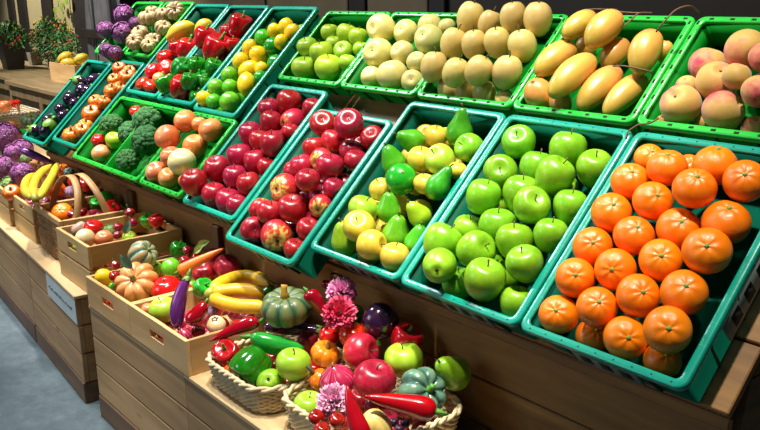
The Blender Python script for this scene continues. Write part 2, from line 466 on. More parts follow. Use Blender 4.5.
MB_GRN = fruit_mat('green pepper skin', [(.1, '06500c'), (.5, '0e7a18'), (.9, '2a9a2a')], nw=.4, rough=.16, coat=.6)
MB_BGRN = fruit_mat('bright green pepper skin', [(.1, '0c7a12'), (.5, '22a024'), (.9, '52bc3c')], nw=.4, rough=.18, coat=.55)
MB_ORG = fruit_mat('orange pepper skin', [(.1, 'd04a04'), (.5, 'e86a0a'), (.9, 'f48a24')], nw=.4, rough=.2, coat=.5)
kind('bell_red', 'red_bell_pepper', 'bell pepper', bell('red_bell_pepper', MB_RED, 1.12, 120))
kind('bell_green', 'green_bell_pepper', 'bell pepper', bell('green_bell_pepper', MB_GRN, 1.1, 130))
kind('bell_bright', 'green_bell_pepper', 'bell pepper', bell('green_bell_pepper', MB_BGRN, 1.1, 134, 2, 3))
kind('bell_orange', 'orange_bell_pepper', 'bell pepper', bell('orange_bell_pepper', MB_ORG, 1.2, 137, 2, 3))
# --- citrus
def citrus_fn(sd, h, nip):
    def f(t, p):
        r = math.sin(t) ** .95
        z = h * math.cos(t) + nip * gauss(t, .2) * .8 - nip * gauss(PI - t, .24)
        return (r * math.cos(p), r * math.sin(p), z)
    return f
def citrus(nm, mat, h, nip, sd):
    b = MB(); b.rev(citrus_fn(sd, h, nip), 18, 24); z = citrus_fn(sd, h, nip)(0, 0)[2]
    c = MB(); c.rev(lambda t, p: (.1 * math.sin(t) * math.cos(p), .1 * math.sin(t) * math.sin(p), z + .03 * math.cos(t)), 6, 10)
    return [(b.mesh(nm, mat), [('stem_button', c.mesh('stem_button', M_STEMD), 'dry stem button')])]
MC_LIME = fruit_mat('lime skin', [(.1, '3a9a14'), (.5, '5cbc24'), (.9, '8cd246')], nw=.35, rough=.26, coat=.4, bump=.1, bump_scale=30, hue=.02)
MC_LEM = fruit_mat('lemon skin', [(.1, 'e2b408'), (.5, 'f6d016'), (.9, 'fce24a')], nw=.35, rough=.28, coat=.35, bump=.12, bump_scale=30, hue=.008)
kind('lime', 'lime', 'lime', citrus('lime', MC_LIME, .98, .04, 1))
kind('lime_dark', 'dark_lime', 'lime', citrus('dark_lime', fruit_mat('dark lime skin', [(.1, '0c7a1c'), (.5, '1e9a2a'), (.9, '46b23c')], nw=.35, rough=.24, coat=.45), 1.0, .05, 2))
kind('lemon', 'lemon', 'lemon', citrus('lemon', MC_LEM, 1.12, .12, 3))
kind('lemon_long', 'lemon', 'lemon', citrus('lemon', MC_LEM, 1.32, .16, 4), [(0, 0, .3, .9), (0, 0, -.3, .9)])
# --- long things: z from -1 (tip) to 1 (stem end), half-width 1, bend along +x in half-lengths
def long_kind(key, name, cat, mat, prof, bend=0.0, parts=None, nt=22, np_=18, ratio=2.5, lob=None, n=1, s_bend=0.0):
    def f(t, p):
        z = math.cos(t); r = prof(z)
        if lob: r *= 1 + lob[1] * math.cos(lob[0] * p)
        cx = bend * ratio * (z * z - .35) + s_bend * ratio * math.sin(z * PI)
        return (r * math.cos(p) + cx, r * math.sin(p), z)
    vs = []
    for i in range(n):
        b = MB(); b.rev(f, nt, np_); tip = f(0, 0)
        vs.append((b.mesh(name, mat), [(nm, fn(tip), lb) for nm, fn, lb in (parts or [])]))
    pr = []
    for z in (-.8, -.5, -.2, .1, .4, .7):
        c = f(math.acos(z), 0); c2 = f(math.acos(z), PI); pr.append(((c[0] + c2[0]) / 2, 0, z, prof(z) * .92))
    KIND[key] = dict(name=name, cat=cat, var=vs, prox=pr, long=True, ratio=ratio)
def ell(z, e=.5): return max(0.0, 1 - z * z) ** e
MM_MANGO = None
def mango_mat():
    N = NT('mango skin'); co = N.coord('Object'); sep = N.n('ShaderNodeSeparateXYZ'); N.l(co, sep.inputs[0])
    nv = N.noise(N.offs(N.vscale(co, (1, 1, 1.6))), 1.0, 4, .55)
    f = N.math('ADD', N.math('ADD', N.math('MULTIPLY', N.math('SUBTRACT', nv, .5), .8), .42), N.math('MULTIPLY', sep.outputs[2], .42))
    c = N.ramp(f, [(.1, H('a89034')), (.4, H('cfa244')), (.65, H('d89c48')), (.95, H('d07a3e'))])
    v = N.n('ShaderNodeTexVoronoi'); v.inputs['Scale'].default_value = 9; N.l(N.offs(N.vscale(co, (1, 1, 2.2))), v.inputs['Vector'])
    c = N.mix(N.math('MULTIPLY', N.ramp(v.outputs['Distance'], [(.03, (1, 1, 1, 1)), (.1, (0, 0, 0, 1))]), .4), c, H('9a6a20'))
    return N.out(N.vary(c, .01, .06), .38, .12)
MM_MANGO = mango_mat()
def mk_scar(m, r, z=1.0):
    def g(tip):
        c = MB(); c.rev(lambda t, p: (tip[0] + r * math.sin(t) * math.cos(p), r * math.sin(t) * math.sin(p), tip[2] + .02 * math.cos(t)), 6, 8); return c.mesh('stem_scar', m)
    return g
long_kind('mango', 'mango', 'mango', MM_MANGO, lambda z: ell(z, .47) * (1 + .1 * z), bend=-.05, ratio=2.1, parts=[('stem_scar', mk_scar(M_STEM, .14), 'brown stem scar')], n=1)
long_kind('mango_yellow', 'yellow_mango', 'mango', fruit_mat('yellow mango skin', [(.1, 'b8a020'), (.5, 'd6b830'), (.9, 'e6cc58')], nw=.4, rough=.36, coat=.15), lambda z: ell(z, .55) * (1 + .1 * z), bend=-.06, ratio=2.1, parts=[('stem_scar', mk_scar(M_STEM, .14), 'brown stem scar')])
def stem_at(m, path, rad, nm='stem'):
    def g(tip):
        s = MB(); s.tube([(tip[0] + a, b_, tip[2] + c) for a, b_, c in path], rad, 8); return s.mesh(nm, m)
    return g
def cap_at(m, z0, scale=1.12, prof=None, bendfn=None, stem=.25, teeth=5):
    def g(tip):
        s = MB(); V = []; F = []; nr = 6; nc = 20
        for i in range(nr + 1):
            for k in range(nc):
                p = 2 * PI * k / nc; t = i / nr
                zz = 1 - (1 - z0) * t * (.72 + .4 * abs(math.cos(teeth * p / 2)))
                r = prof(min(zz, .999)) * scale + .03; cx = bendfn(zz) if bendfn else 0
                V.append((cx + r * math.cos(p), r * math.sin(p), zz + .012))
        for i in range(nr):
            for k in range(nc):
                k2 = (k + 1) % nc; F.append((i * nc + k, (i + 1) * nc + k, (i + 1) * nc + k2, i * nc + k2))
        F.append(tuple(range(nc)))
        s.add(V, F); s.tube([(tip[0], 0, .98), (tip[0] * 1.05, .05, 1 + stem * .5), (tip[0] * 1.15, .18, 1 + stem)], [.3, .2, .24], 8)
        return s.mesh('calyx', m)
    return g
MCH = fruit_mat('red chilli skin', [(.1, '700210'), (.5, '9c0416'), (.9, 'b4081c')], nw=.3, rough=.14, coat=.6, hue=.002)
chp = lambda z: (max(0, (1 + z)) / 2) ** .62 * (1 - gauss(1 - z, .1) * .75)
long_kind('chili', 'red_chilli', 'chilli', MCH, lambda z: 1.0 * min(1, ((1 + z) / 1.5) ** .6) * (max(0, 1 - ((z - .5) / .5) ** 4 if z > .5 else 1)) ** .5, bend=.05, ratio=4,
          parts=[('stem', stem_at(M_STEMG, [(0, 0, -.02), (.05, 0, .06), (.2, .1, .17)], [.3, .2, .24]), 'green stem')])
long_kind('chili_blunt', 'red_pepper', 'pepper', MCH, lambda z: ell(z, .42) * (.86 - .16 * z), bend=.05, ratio=2.4,
          parts=[('stem', stem_at(M_STEMG, [(0, 0, -.05), (.05, 0, .1), (.1, .1, .24)], [.22, .14, .18]), 'green stem')])
long_kind('green_long', 'long_green_pepper', 'pepper', MB_BGRN, lambda z: ell(z, .45) * (.9 + .14 * z), bend=-.07, ratio=2.6, lob=(3, .07),
          parts=[('stem', stem_at(M_STEMG, [(0, 0, -.05), (.05, 0, .1), (.25, .1, .26)], [.3, .16, .2]), 'green stem')])
MEG = fruit_mat('purple aubergine skin', [(.1, '3a1048'), (.5, '60246e'), (.9, '8e4c98')], zw=.05, nw=.4, scale=1.4, stretch=(1.5, 1.5, .6), rough=.2, coat=.5)
MEGD = fruit_mat('black purple aubergine skin', [(.1, '140a18'), (.5, '26112c'), (.9, '4a2a48')], nw=.4, rough=.16, coat=.6)
MEGC = plain_mat('aubergine calyx green', '6a8a3a', .5, nscale=5, namp=.4)
egl = lambda z: ell(z, .36) * (.88 - .2 * z)
long_kind('egg_long', 'long_aubergine', 'aubergine', MEG, egl, bend=.11, ratio=4.2, parts=[('calyx', cap_at(MEGC, .84, 1.1, egl, lambda z: .11 * 4.2 * (z * z - .35), .1), 'green calyx')])
long_kind('egg_dark', 'dark_aubergine', 'aubergine', MEGD, egl, bend=.05, ratio=4.2, parts=[('calyx', cap_at(MEGC, .62, 1.1, egl, lambda z: .05 * 4.2 * (z * z - .35), .1), 'green calyx')])
egr = lambda z: ell(z, .5) * (1 - .22 * z)
long_kind('egg_round', 'round_aubergine', 'aubergine', MEGD, egr, bend=.0, ratio=1.25, parts=[('calyx', cap_at(MEGC, .9, 1.06, egr, None, .25), 'green calyx')])
long_kind('egg_green', 'green_capped_aubergine', 'aubergine', MEGD, lambda z: ell(z, .45) * (.9 - .12 * z), bend=.03, ratio=2.2, parts=[('calyx', cap_at(plain_mat('leaf green calyx', '5f8a2a', .4, nscale=4, namp=.5), .05, 1.06, lambda z: ell(z, .45) * (.9 - .12 * z), lambda z: .03 * 2.2 * (z * z - .35), .2), 'green calyx')])
MCR = fruit_mat('carrot skin', [(.1, 'c85808'), (.5, 'e4761a'), (.9, 'f09038')], nw=.4, scale=3, stretch=(.6, .6, 6), rough=.4, coat=.15)
long_kind('carrot', 'carrot', 'carrot', MCR, lambda z: (.1 + .9 * ((1 + z) / 2) ** .7) * (1 if z < .85 else max(0, 1 - ((z - .85) / .15) ** 2) ** .5) if z > -.999 else 0, bend=.02, ratio=4.5,
          parts=[('leaf_stub', stem_at(M_STEMG, [(0, 0, -.03), (0, 0, .05), (.05, .05, .1)], [.35, .25, .2]), 'green leaf stub')])
MYP = fruit_mat('pale yellow gourd skin', [(.1, 'b89a4a'), (.5, 'd8c06a'), (.9, 'e6d690')], nw=.4, rough=.35, coat=.2)
long_kind('gourd_yellow', 'pale_yellow_gourd', 'gourd', MYP, lambda z: ell(z, .5) * (.9 - .2 * z), ratio=2, parts=[('stem', stem_at(M_STEMD, [(0, 0, -.03), (0, 0, .1), (.08, .05, .2)], [.2, .14, .18]), 'dry stem')])
# --- pumpkins and squashes
def pump_fn(rib, h, depth, sd):
    R = rnd(sd); e = [R.uniform(-.5, .5) for _ in range(rib)]
    def f(t, p):
        m = abs(math.sin(rib * p / 2)) ** .55
        s = math.sin(t) ** .8
        r = s * (1 - depth + depth * m) * (1 + .02 * e[int(p / (2 * PI) * rib) % rib])
        z = h * math.cos(t) * (1 - depth * .6 * (1 - m)) - .3 * h * gauss(t, .42) + .2 * h * gauss(PI - t, .4)
        return (r * math.cos(p), r * math.sin(p), z)
    return f
def pumpkin(nm, mat, rib, h, depth, stemm, sd, sl=.35, n=2, sr=.13):
    out = []
    for i in range(n):
        f = pump_fn(rib, h, depth, sd + i); b = MB(); b.rev(f, 18, rib * 8); z0 = f(0, 0)[2]; s = MB()
        V = []; path = [(0, 0, z0 - .05), (0, 0, z0 + sl * .4), (.06, .03, z0 + sl * .8), (.13, .05, z0 + sl)]
        s.tube(path, [sr * 1.7, sr, sr * .85, sr], 8)
        out.append((b.mesh(nm, mat), [('stem', s.mesh('stem', stemm), 'dry ridged stem')]))
    return out
def stripe_mat(name, a, b_, c_, rib, rough=.4):
    N = NT(name); co = N.coord('Object'); sep = N.n('ShaderNodeSeparateXYZ'); N.l(co, sep.inputs[0])
    ang = N.math('ARCTAN2', sep.outputs[1], sep.outputs[0])
    s = N.math('ABSOLUTE', N.math('SINE', N.math('MULTIPLY', ang, rib / 2)))
    nz = N.noise(N.offs(co), 4, 5, .6)
    f = N.math('ADD', N.math('MULTIPLY', s, .6), N.math('MULTIPLY', nz, .6))
    c = N.ramp(f, [(.3, H(a)), (.62, H(b_)), (.85, H(c_))])
    v = N.n('ShaderNodeTexVoronoi'); v.inputs['Scale'].default_value = 9; N.l(N.offs(co), v.inputs['Vector'])
    c = N.mix(N.math('MULTIPLY', N.ramp(v.outputs['Distance'], [(.08, (1, 1, 1, 1)), (.2, (0, 0, 0, 1))]), .3), c, H(c_))
    return N.out(N.vary(c, .01, .08), rough, .2)
MK_ORG = fruit_mat('small pumpkin rind', [(.1, 'cc6000'), (.5, 'e67a08'), (.9, 'f09428')], nw=.4, rough=.38, coat=.2)
MK_SAL = fruit_mat('salmon pumpkin rind', [(.1, 'd07a3c'), (.5, 'e89858'), (.9, 'f2b47c')], nw=.4, rough=.4, coat=.12)
MK_WHT = fruit_mat('cream pumpkin rind', [(.1, '967e48'), (.5, 'bea674'), (.9, 'd8c698')], nw=.5, rough=.45, coat=.1)
kind('pumpkin_small', 'small_orange_pumpkin', 'pumpkin', pumpkin('small_orange_pumpkin', MK_ORG, 8, .76, .07, M_STEMD, 200, .42), [(0, 0, 0, .8)])
kind('pumpkin_salmon', 'orange_pumpkin', 'pumpkin', pumpkin('orange_pumpkin', MK_SAL, 9, .66, .22, M_STEMD, 204, .26, 1, .13), [(0, 0, 0, .75)])
kind('pumpkin_white', 'cream_pumpkin', 'pumpkin', pumpkin('cream_pumpkin', MK_WHT, 9, .78, .16, M_STEMD, 207, .3), [(0, 0, 0, .84)])
kind('squash_green', 'green_squash', 'squash', pumpkin('green_squash', stripe_mat('striped green squash rind', '335640', '567a50', '7c8450', 9), 9, .66, .1, plain_mat('yellow dry stem', 'c2952e', .6), 210, .5, 1), [(0, 0, 0, .84)])
kind('squash_teal', 'grey_green_squash', 'squash', pumpkin('grey_green_squash', stripe_mat('grey green squash rind', '24463a', '3f6654', '5e8468', 7, .35), 7, .8, .2, M_STEMG, 213, .3, 1), [(0, 0, 0, .84)])
kind('squash_pale', 'pale_green_squash', 'squash', pumpkin('pale_green_squash', stripe_mat('pale green and buff squash rind', '4e8472', '84aa90', 'b89c6a', 8, .4), 8, .9, .16, M_STEMG, 216, .2, 1), [(0, 0, 0, .9)])
# --- cabbage
def cab_mat(name, a, b_, vein):
    N = NT(name); co = N.coord('Object')
    v = N.n('ShaderNodeTexVoronoi', feature='DISTANCE_TO_EDGE'); v.inputs['Scale'].default_value = 2.6
    wv = N.n('ShaderNodeVectorMath', operation='ADD'); ns = N.n('ShaderNodeTexNoise'); ns.inputs['Scale'].default_value = 3; N.l(co, ns.inputs['Vector'])
    N.l(N.offs(co), wv.inputs[0]); N.l(ns.outputs['Color'], wv.inputs[1]); N.l(wv.outputs[0], v.inputs['Vector'])
    n2 = N.noise(N.offs(co), 3, 4, .6)
    c = N.ramp(n2, [(.3, H(a)), (.7, H(b_))])
    c = N.mix(N.math('MULTIPLY', N.ramp(v.outputs['Distance'], [(.0, (1, 1, 1, 1)), (.07, (0, 0, 0, 1))]), .6), c, H(vein))
    N.bump(v.outputs['Distance'], .5, .06)
    return N.out(N.vary(c, .01, .1), .42, .1)
MCAB = cab_mat('red cabbage leaf', '722c72', 'a24c9a', 'd09cc8')
def cabbage(nm, mat, sd):
    out = []
    for i in range(2):
        R = rnd(sd + i); b = MB()
        b.rev(lambda t, p: (.9 * math.sin(t) * math.cos(p), .9 * math.sin(t) * math.sin(p), .86 * math.cos(t)), 16, 24)
        for k in range(6):
            ph0 = 2 * PI * k / 6 + R.uniform(-.2, .2); V = []; F = []; n = 9; rr = .93 + .02 * k / 2
            for a in range(n + 1):
                for c in range(n + 1):
                    u = a / n; w = (c / n - .5) * 2
                    t = PI * (.95 - .82 * u); p = ph0 + w * (1.05 * math.sin(PI * min(1, .12 + .8 * u)))
                    e = max(abs(w), u) ** 6
                    q = rr + .07 * e + .03 * math.sin(w * 9 + u * 7) * e
                    V.append((q * math.sin(t) * math.cos(p), q * math.sin(t) * math.sin(p), q * .95 * math.cos(t)))
            for a in range(n):
                for c in range(n): j = a * (n + 1) + c; F.append((j, j + 1, j + n + 2, j + n + 1))
            b.add(V, F)
        out.append((b.mesh(nm, mat), []))
    return out
kind('cabbage', 'red_cabbage', 'cabbage', cabbage('red_cabbage', MCAB, 230), [(0, 0, 0, .9)])
kind('cabbage_green', 'green_cabbage', 'cabbage', cabbage('green_cabbage', cab_mat('green cabbage leaf', '5a8a3a', '8fb35e', 'c8d89a'), 234), [(0, 0, 0, .9)])
# --- broccoli
def broc_mat():
    N = NT('broccoli floret'); co = N.coord('Object'); nz = N.noise(co, 9, 6, .7)
    c = N.ramp(nz, [(.3, H('14461a')), (.5, H('296e32')), (.7, H('549e4a'))]); N.bump(N.noise(co, 22, 3, .7), .5, .05); return N.out(N.vary(c, .01, .1), .6, 0)
MBR = broc_mat(); MBRS = plain_mat('broccoli stalk', '86a94a', .5, nscale=6)
bv = []
for i in range(2):
    R = rnd(300 + i); b = MB()
    for k in range(64):
        z = R.uniform(-.35, 1); a = 2 * PI * (k * .618 + R.uniform(-.03, .03)); z = -.35 + 1.35 * ((k + .5) / 64)
        q = math.sqrt(max(0, 1 - z * z)); s = R.uniform(.2, .3); c = Vector((q * math.cos(a), q * math.sin(a), z * .82)) * .78
        sq = R.uniform(0, 6)
        b.rev(lambda t, p: (c.x + s * math.sin(t) * math.cos(p) * (1 + .13 * math.cos(5 * p + sq) * math.sin(3 * t)), c.y + s * math.sin(t) * math.sin(p) * (1 + .13 * math.cos(4 * p + sq)), c.z + s * math.cos(t)), 7, 10)
    s = MB(); s.tube([(0, 0, -1.05), (0, 0, -.8), (0, 0, -.3), (0, 0, .2)], [.3, .3, .42, .6], 12)
    for k in range(6):
        a = k * PI / 3; s.tube([(0, 0, -.8), (.3 * math.cos(a), .3 * math.sin(a), -.45), (.55 * math.cos(a), .55 * math.sin(a), -.05)], [.16, .15, .13], 7)
    bv.append((b.mesh('broccoli', MBR), [('stalk', s.mesh('stalk', MBRS), 'pale green stalk')]))
kind('broccoli', 'broccoli', 'broccoli', bv, [(0, 0, .0, 1.0), (0, 0, -.7, .36)])
# --- cherries, berries, onions
MCHY = fruit_mat('cherry skin', [(.1, '5a0612'), (.5, '8c0c1e'), (.9, 'a81a2c')], nw=.35, rough=.14, coat=.6)
b = MB(); b.rev(apple_fn(.92, .04, 2, .16, .03, .02, 5), 14, 18)
kind('cherry', 'cherry', 'cherry', [(b.mesh('cherry', MCHY), [('stem', small_stem(M_STEMG, [(0, 0, .7), (.1, .05, 1.1), (.35, .1, 1.75)], [.05, .04, .06]), 'thin green stem')])])
b = MB(); b.rev(apple_fn(.92, .04, 2, .16, .03, .02, 5), 14, 18)
kind('berry', 'dark_berry', 'berry', [(b.mesh('dark_berry', fruit_mat('dark berry skin', [(.1, '1c0c1e'), (.5, '3a1a38'), (.9, '5a3458')], nw=.4, rough=.3, coat=.3)), [])])
def onion_mat(name, a, b_, c_):
    N = NT(name); co = N.coord('Object'); sep = N.n('ShaderNodeSeparateXYZ'); N.l(co, sep.inputs[0]); ang = N.math('ARCTAN2', sep.outputs[1], sep.outputs[0])
    s = N.noise(None, 5, 3, .6); w = N.n('ShaderNodeTexNoise', noise_dimensions='1D'); w.inputs['Scale'].default_value = 5; N.l(ang, w.inputs['W'])
    c = N.ramp(w.outputs[0], [(.3, H(a)), (.5, H(b_)), (.75, H(c_))]); return N.out(c, .25, .4)
MON = onion_mat('red onion skin', '7a1232', 'a82048', 'c85a78')
b = MB(); b.rev(lambda t, p: (math.sin(t) * math.cos(p), math.sin(t) * math.sin(p), .86 * math.cos(t) + .22 * gauss(t, .3) - .05 * gauss(PI - t, .2)), 18, 24)
kind('onion', 'red_onion', 'onion', [(b.mesh('red_onion', MON), [('root_tip', small_stem(M_STEMD, [(0, 0, 1.0), (.02, 0, 1.15), (.05, .03, 1.3)], [.12, .07, .04]), 'dry papery tip')])])
MPU = onion_mat('purple onion skin', '6a4a6a', '9a7a9a', 'd8c8d8')
b = MB(); b.rev(lambda t, p: (math.sin(t) * math.cos(p), math.sin(t) * math.sin(p), .86 * math.cos(t) + .22 * gauss(t, .3)), 16, 20)
kind('onion_purple', 'purple_onion', 'onion', [(b.mesh('purple_onion', MPU), [('root_tip', small_stem(M_STEMD, [(0, 0, 1.0), (.02, 0, 1.15), (.05, .03, 1.3)], [.12, .07, .04]), 'dry papery tip')])])
b = MB(); b.rev(apple_fn(.8, -.05, 5, .12, .1, .02, 9), 16, 20)
MKO = fruit_mat('cream and pink fruit skin', [(.1, 'c87a6a'), (.4, 'e2b488'), (.8, 'e8d8a0')], zw=.15, nw=.4, rough=.3, coat=.3)
c = MB()
for k in range(5):
    a = 2 * PI * k / 5; c.leaf((.06 * math.cos(a), .06 * math.sin(a), .66), (math.cos(a), math.sin(a), .5), (0, 0, 1), .36, .15, curl=.2, n=4, thick=.02)
kind('mangosteen', 'cream_persimmon', 'fruit', [(b.mesh('cream_persimmon', MKO), [('calyx', c.mesh('calyx', M_CALYX), 'dark brown calyx')])])
b = MB(); b.rev(apple_fn(.86, .0, 5, .1, .06, .015, 11), 16, 22)
kind('persimmon', 'orange_persimmon', 'persimmon', [(b.mesh('orange_persimmon', MB_ORG), [('stem', small_stem(plain_mat('dark green stem', '3a4a26', .6), [(0, 0, .72), (.05, 0, 1.0), (.1, .05, 1.7)], [.2, .16, .2]), 'thick dark green stem')])])
b = MB()
def pot(t, p): return ((1 + .06 * math.cos(2 * p + 3 * t)) * math.sin(t) * math.cos(p), math.sin(t) * math.sin(p) * (1 + .05 * math.sin(3 * p)), 1.25 * math.cos(t) + .05 * math.cos(3 * p))
b.rev(pot, 16, 20)
kind('potato', 'pinkish_potato', 'potato', [(b.mesh('pinkish_potato', fruit_mat('pinkish potato skin', [(.1, '9a7a6a'), (.5, 'c2a292'), (.9, 'd8c2b4')], nw=.5, rough=.5, coat=.05)), [])], [(0, 0, .25, .95), (0, 0, -.25, .95)])
# --- carnations
def petal_mat(name, a, b_, c_):
    N = NT(name); co = N.coord('Object'); nz = N.noise(co, 3.2, 4, .6); c = N.ramp(nz, [(.3, H(a)), (.52, H(b_)), (.72, H(c_))]); return N.out(c, .55, 0, .3)
def carnation(mat, sd):
    R = rnd(sd); b = MB()
    for k in range(70):
        a = k * 2.399; t = math.acos(1 - 1.35 * (k + .5) / 70); d = Vector((math.sin(t) * math.cos(a), math.sin(t) * math.sin(a), math.cos(t)))
        V = []; F = []; side = d.cross(Vector((0, 0, 1)));
        if side.length < .05: side = Vector((1, 0, 0))
        side.normalize(); nn = side.cross(d); tw = Matrix.Rotation(R.uniform(-1, 1), 3, d); side = tw @ side; nn = tw @ nn
        n = 9; q0 = R.uniform(.78, 1.02)
        for i in range(4):
            for j in range(n):
                w = (j / (n - 1) - .5) * 2; u = i / 3
                rad = q0 * (.3 + .7 * u); wid = .34 * (.25 + .75 * u)
                P = d * (rad + (.07 * ((j % 2) * 2 - 1) if i == 3 else 0)) + side * w * wid + nn * (.1 * math.sin(w * 7 + k) * u)
                V.append(P)
        for i in range(3):
            for j in range(n - 1): F.append((i * n + j, i * n + j + 1, (i + 1) * n + j + 1, (i + 1) * n + j))
        b.add(V, F)
    s = MB(); s.tube([(0, 0, -.7), (0, 0, -.35), (0, 0, .25)], [.14, .26, .34], 10)
    return [(b.mesh('carnation', mat), [('flower_calyx', s.mesh('flower_calyx', M_STEMG), 'green flower calyx')])]
kind('carn_pink', 'pink_carnation', 'flower', carnation(petal_mat('pink petals', 'd070a8', 'f0a8d0', 'fadcec'), 400), [(0, 0, .2, .8)])
kind('carn_red', 'red_pink_carnation', 'flower', carnation(petal_mat('rose petals', 'dc2a5c', 'f25c84', 'fab0c0'), 401), [(0, 0, .2, .8)])
kind('carn_pale', 'pale_pink_carnation', 'flower', carnation(petal_mat('pale pink petals', 'e088b4', 'f4bcd8', 'fce4f0'), 402), [(0, 0, .2, .8)])
# --- leaves (z is the leaf's length, root at -1, tip at +1)
def leafkind(key, name, mat, w, wave=.0, n=1):
    b = MB()
    b.leaf((0, 0, -1), (0, 0, 1), (0, -1, 0), 2.0, w, curl=.12, n=10, wave=wave, thick=.02)
    s = MB(); s.tube([(0, .02, -1.35), (0, .015, -.8), (0, .03, .3), (0, .1, .85)], [.06, .05, .035, .015], 6)
    KIND[key] = dict(name=name, cat='leaf', var=[(b.mesh(name, mat), [('midrib', s.mesh('midrib', M_STEMG), 'pale midrib')])], prox=[(0, 0, 0, .2)], long=False)
leafkind('leaf_grey', 'grey_green_leaf', plain_mat('grey green leaf', '6f8a78', .5, nscale=5, namp=.3), .62)
leafkind('leaf_light', 'light_green_leaf', plain_mat('light green leaf', '8fae62', .45, nscale=4, namp=.4), .5)
leafkind('leaf_green', 'green_leaf', M_LEAFG, .5)
# ------------------------------------------------------------------ plastic crates on the slope
def plastic(name, h, rough=.34, spec=.08):
    N = NT(name); co = N.coord('Object'); nz = N.noise(co, 14, 4, .6); c0 = H(h)
    c = N.ramp(nz, [(.3, tuple(v * .88 for v in c0[:3]) + (1,)), (.7, tuple(min(1, v * 1.1) for v in c0[:3]) + (1,))])
    sc = N.noise(N.vscale(co, (3, 60, 60)), 2, 3, .6)
    return N.out(c, N.math('ADD', N.math('MULTIPLY', sc, .2), rough), 0, spec)
P_TEAL = plastic('teal crate plastic', '065a45'); P_TEALR = plastic('teal rim plastic', '0a917a', .16, .65)  # same plastic as its rim; body colour darkened for shade on the walls
P_GRN = plastic('green crate plastic', '0a7820'); P_GRNR = plastic('bright green rim plastic', '22b038', .16, .65)  # green body also darker than its rim, wall shade put into the colour
P_HOLE = plain_mat('dark slot', '04160c', .8, namp=.05)
P_PLATE = plain_mat('grey moulded plate', '6f8076', .5, nscale=12, namp=.15)
def rrect(x0, x1, y0, y1, r, n=5):
    r = max(.0005, min(r, (x1 - x0) / 2 - 1e-4, (y1 - y0) / 2 - 1e-4)); P = []
    for cx, cy, a0 in ((x1 - r, y1 - r, 0), (x0 + r, y1 - r, PI / 2), (x0 + r, y0 + r, PI), (x1 - r, y0 + r, 3 * PI / 2)):
        for i in range(n + 1): a = a0 + PI / 2 * i / n; P.append((cx + r * math.cos(a), cy + r * math.sin(a)))
    return P
def ring_sweep(b, W, L, prof, r, closed, mi=0, floor=None):
    """sweep a list of (inset, z) round a rounded rectangle W x L"""
    loops = [[(x, y, z) for x, y in rrect(i, W - i, i, L - i, r - i * .6)] for i, z in prof]
    n = len(loops[0]); V = [p for lp in loops for p in lp]; F = []
    m = len(loops)
    for a in range(m if closed else m - 1):
        c = (a + 1) % m
        for k in range(n): k2 = (k + 1) % n; F.append((a * n + k, c * n + k, c * n + k2, a * n + k2))
    if floor is not None:
        for fl, rv in floor: F.append(tuple(fl * n + k for k in (range(n) if not rv else reversed(range(n)))))
    b.add(V, F, mi)
CRATES = {}
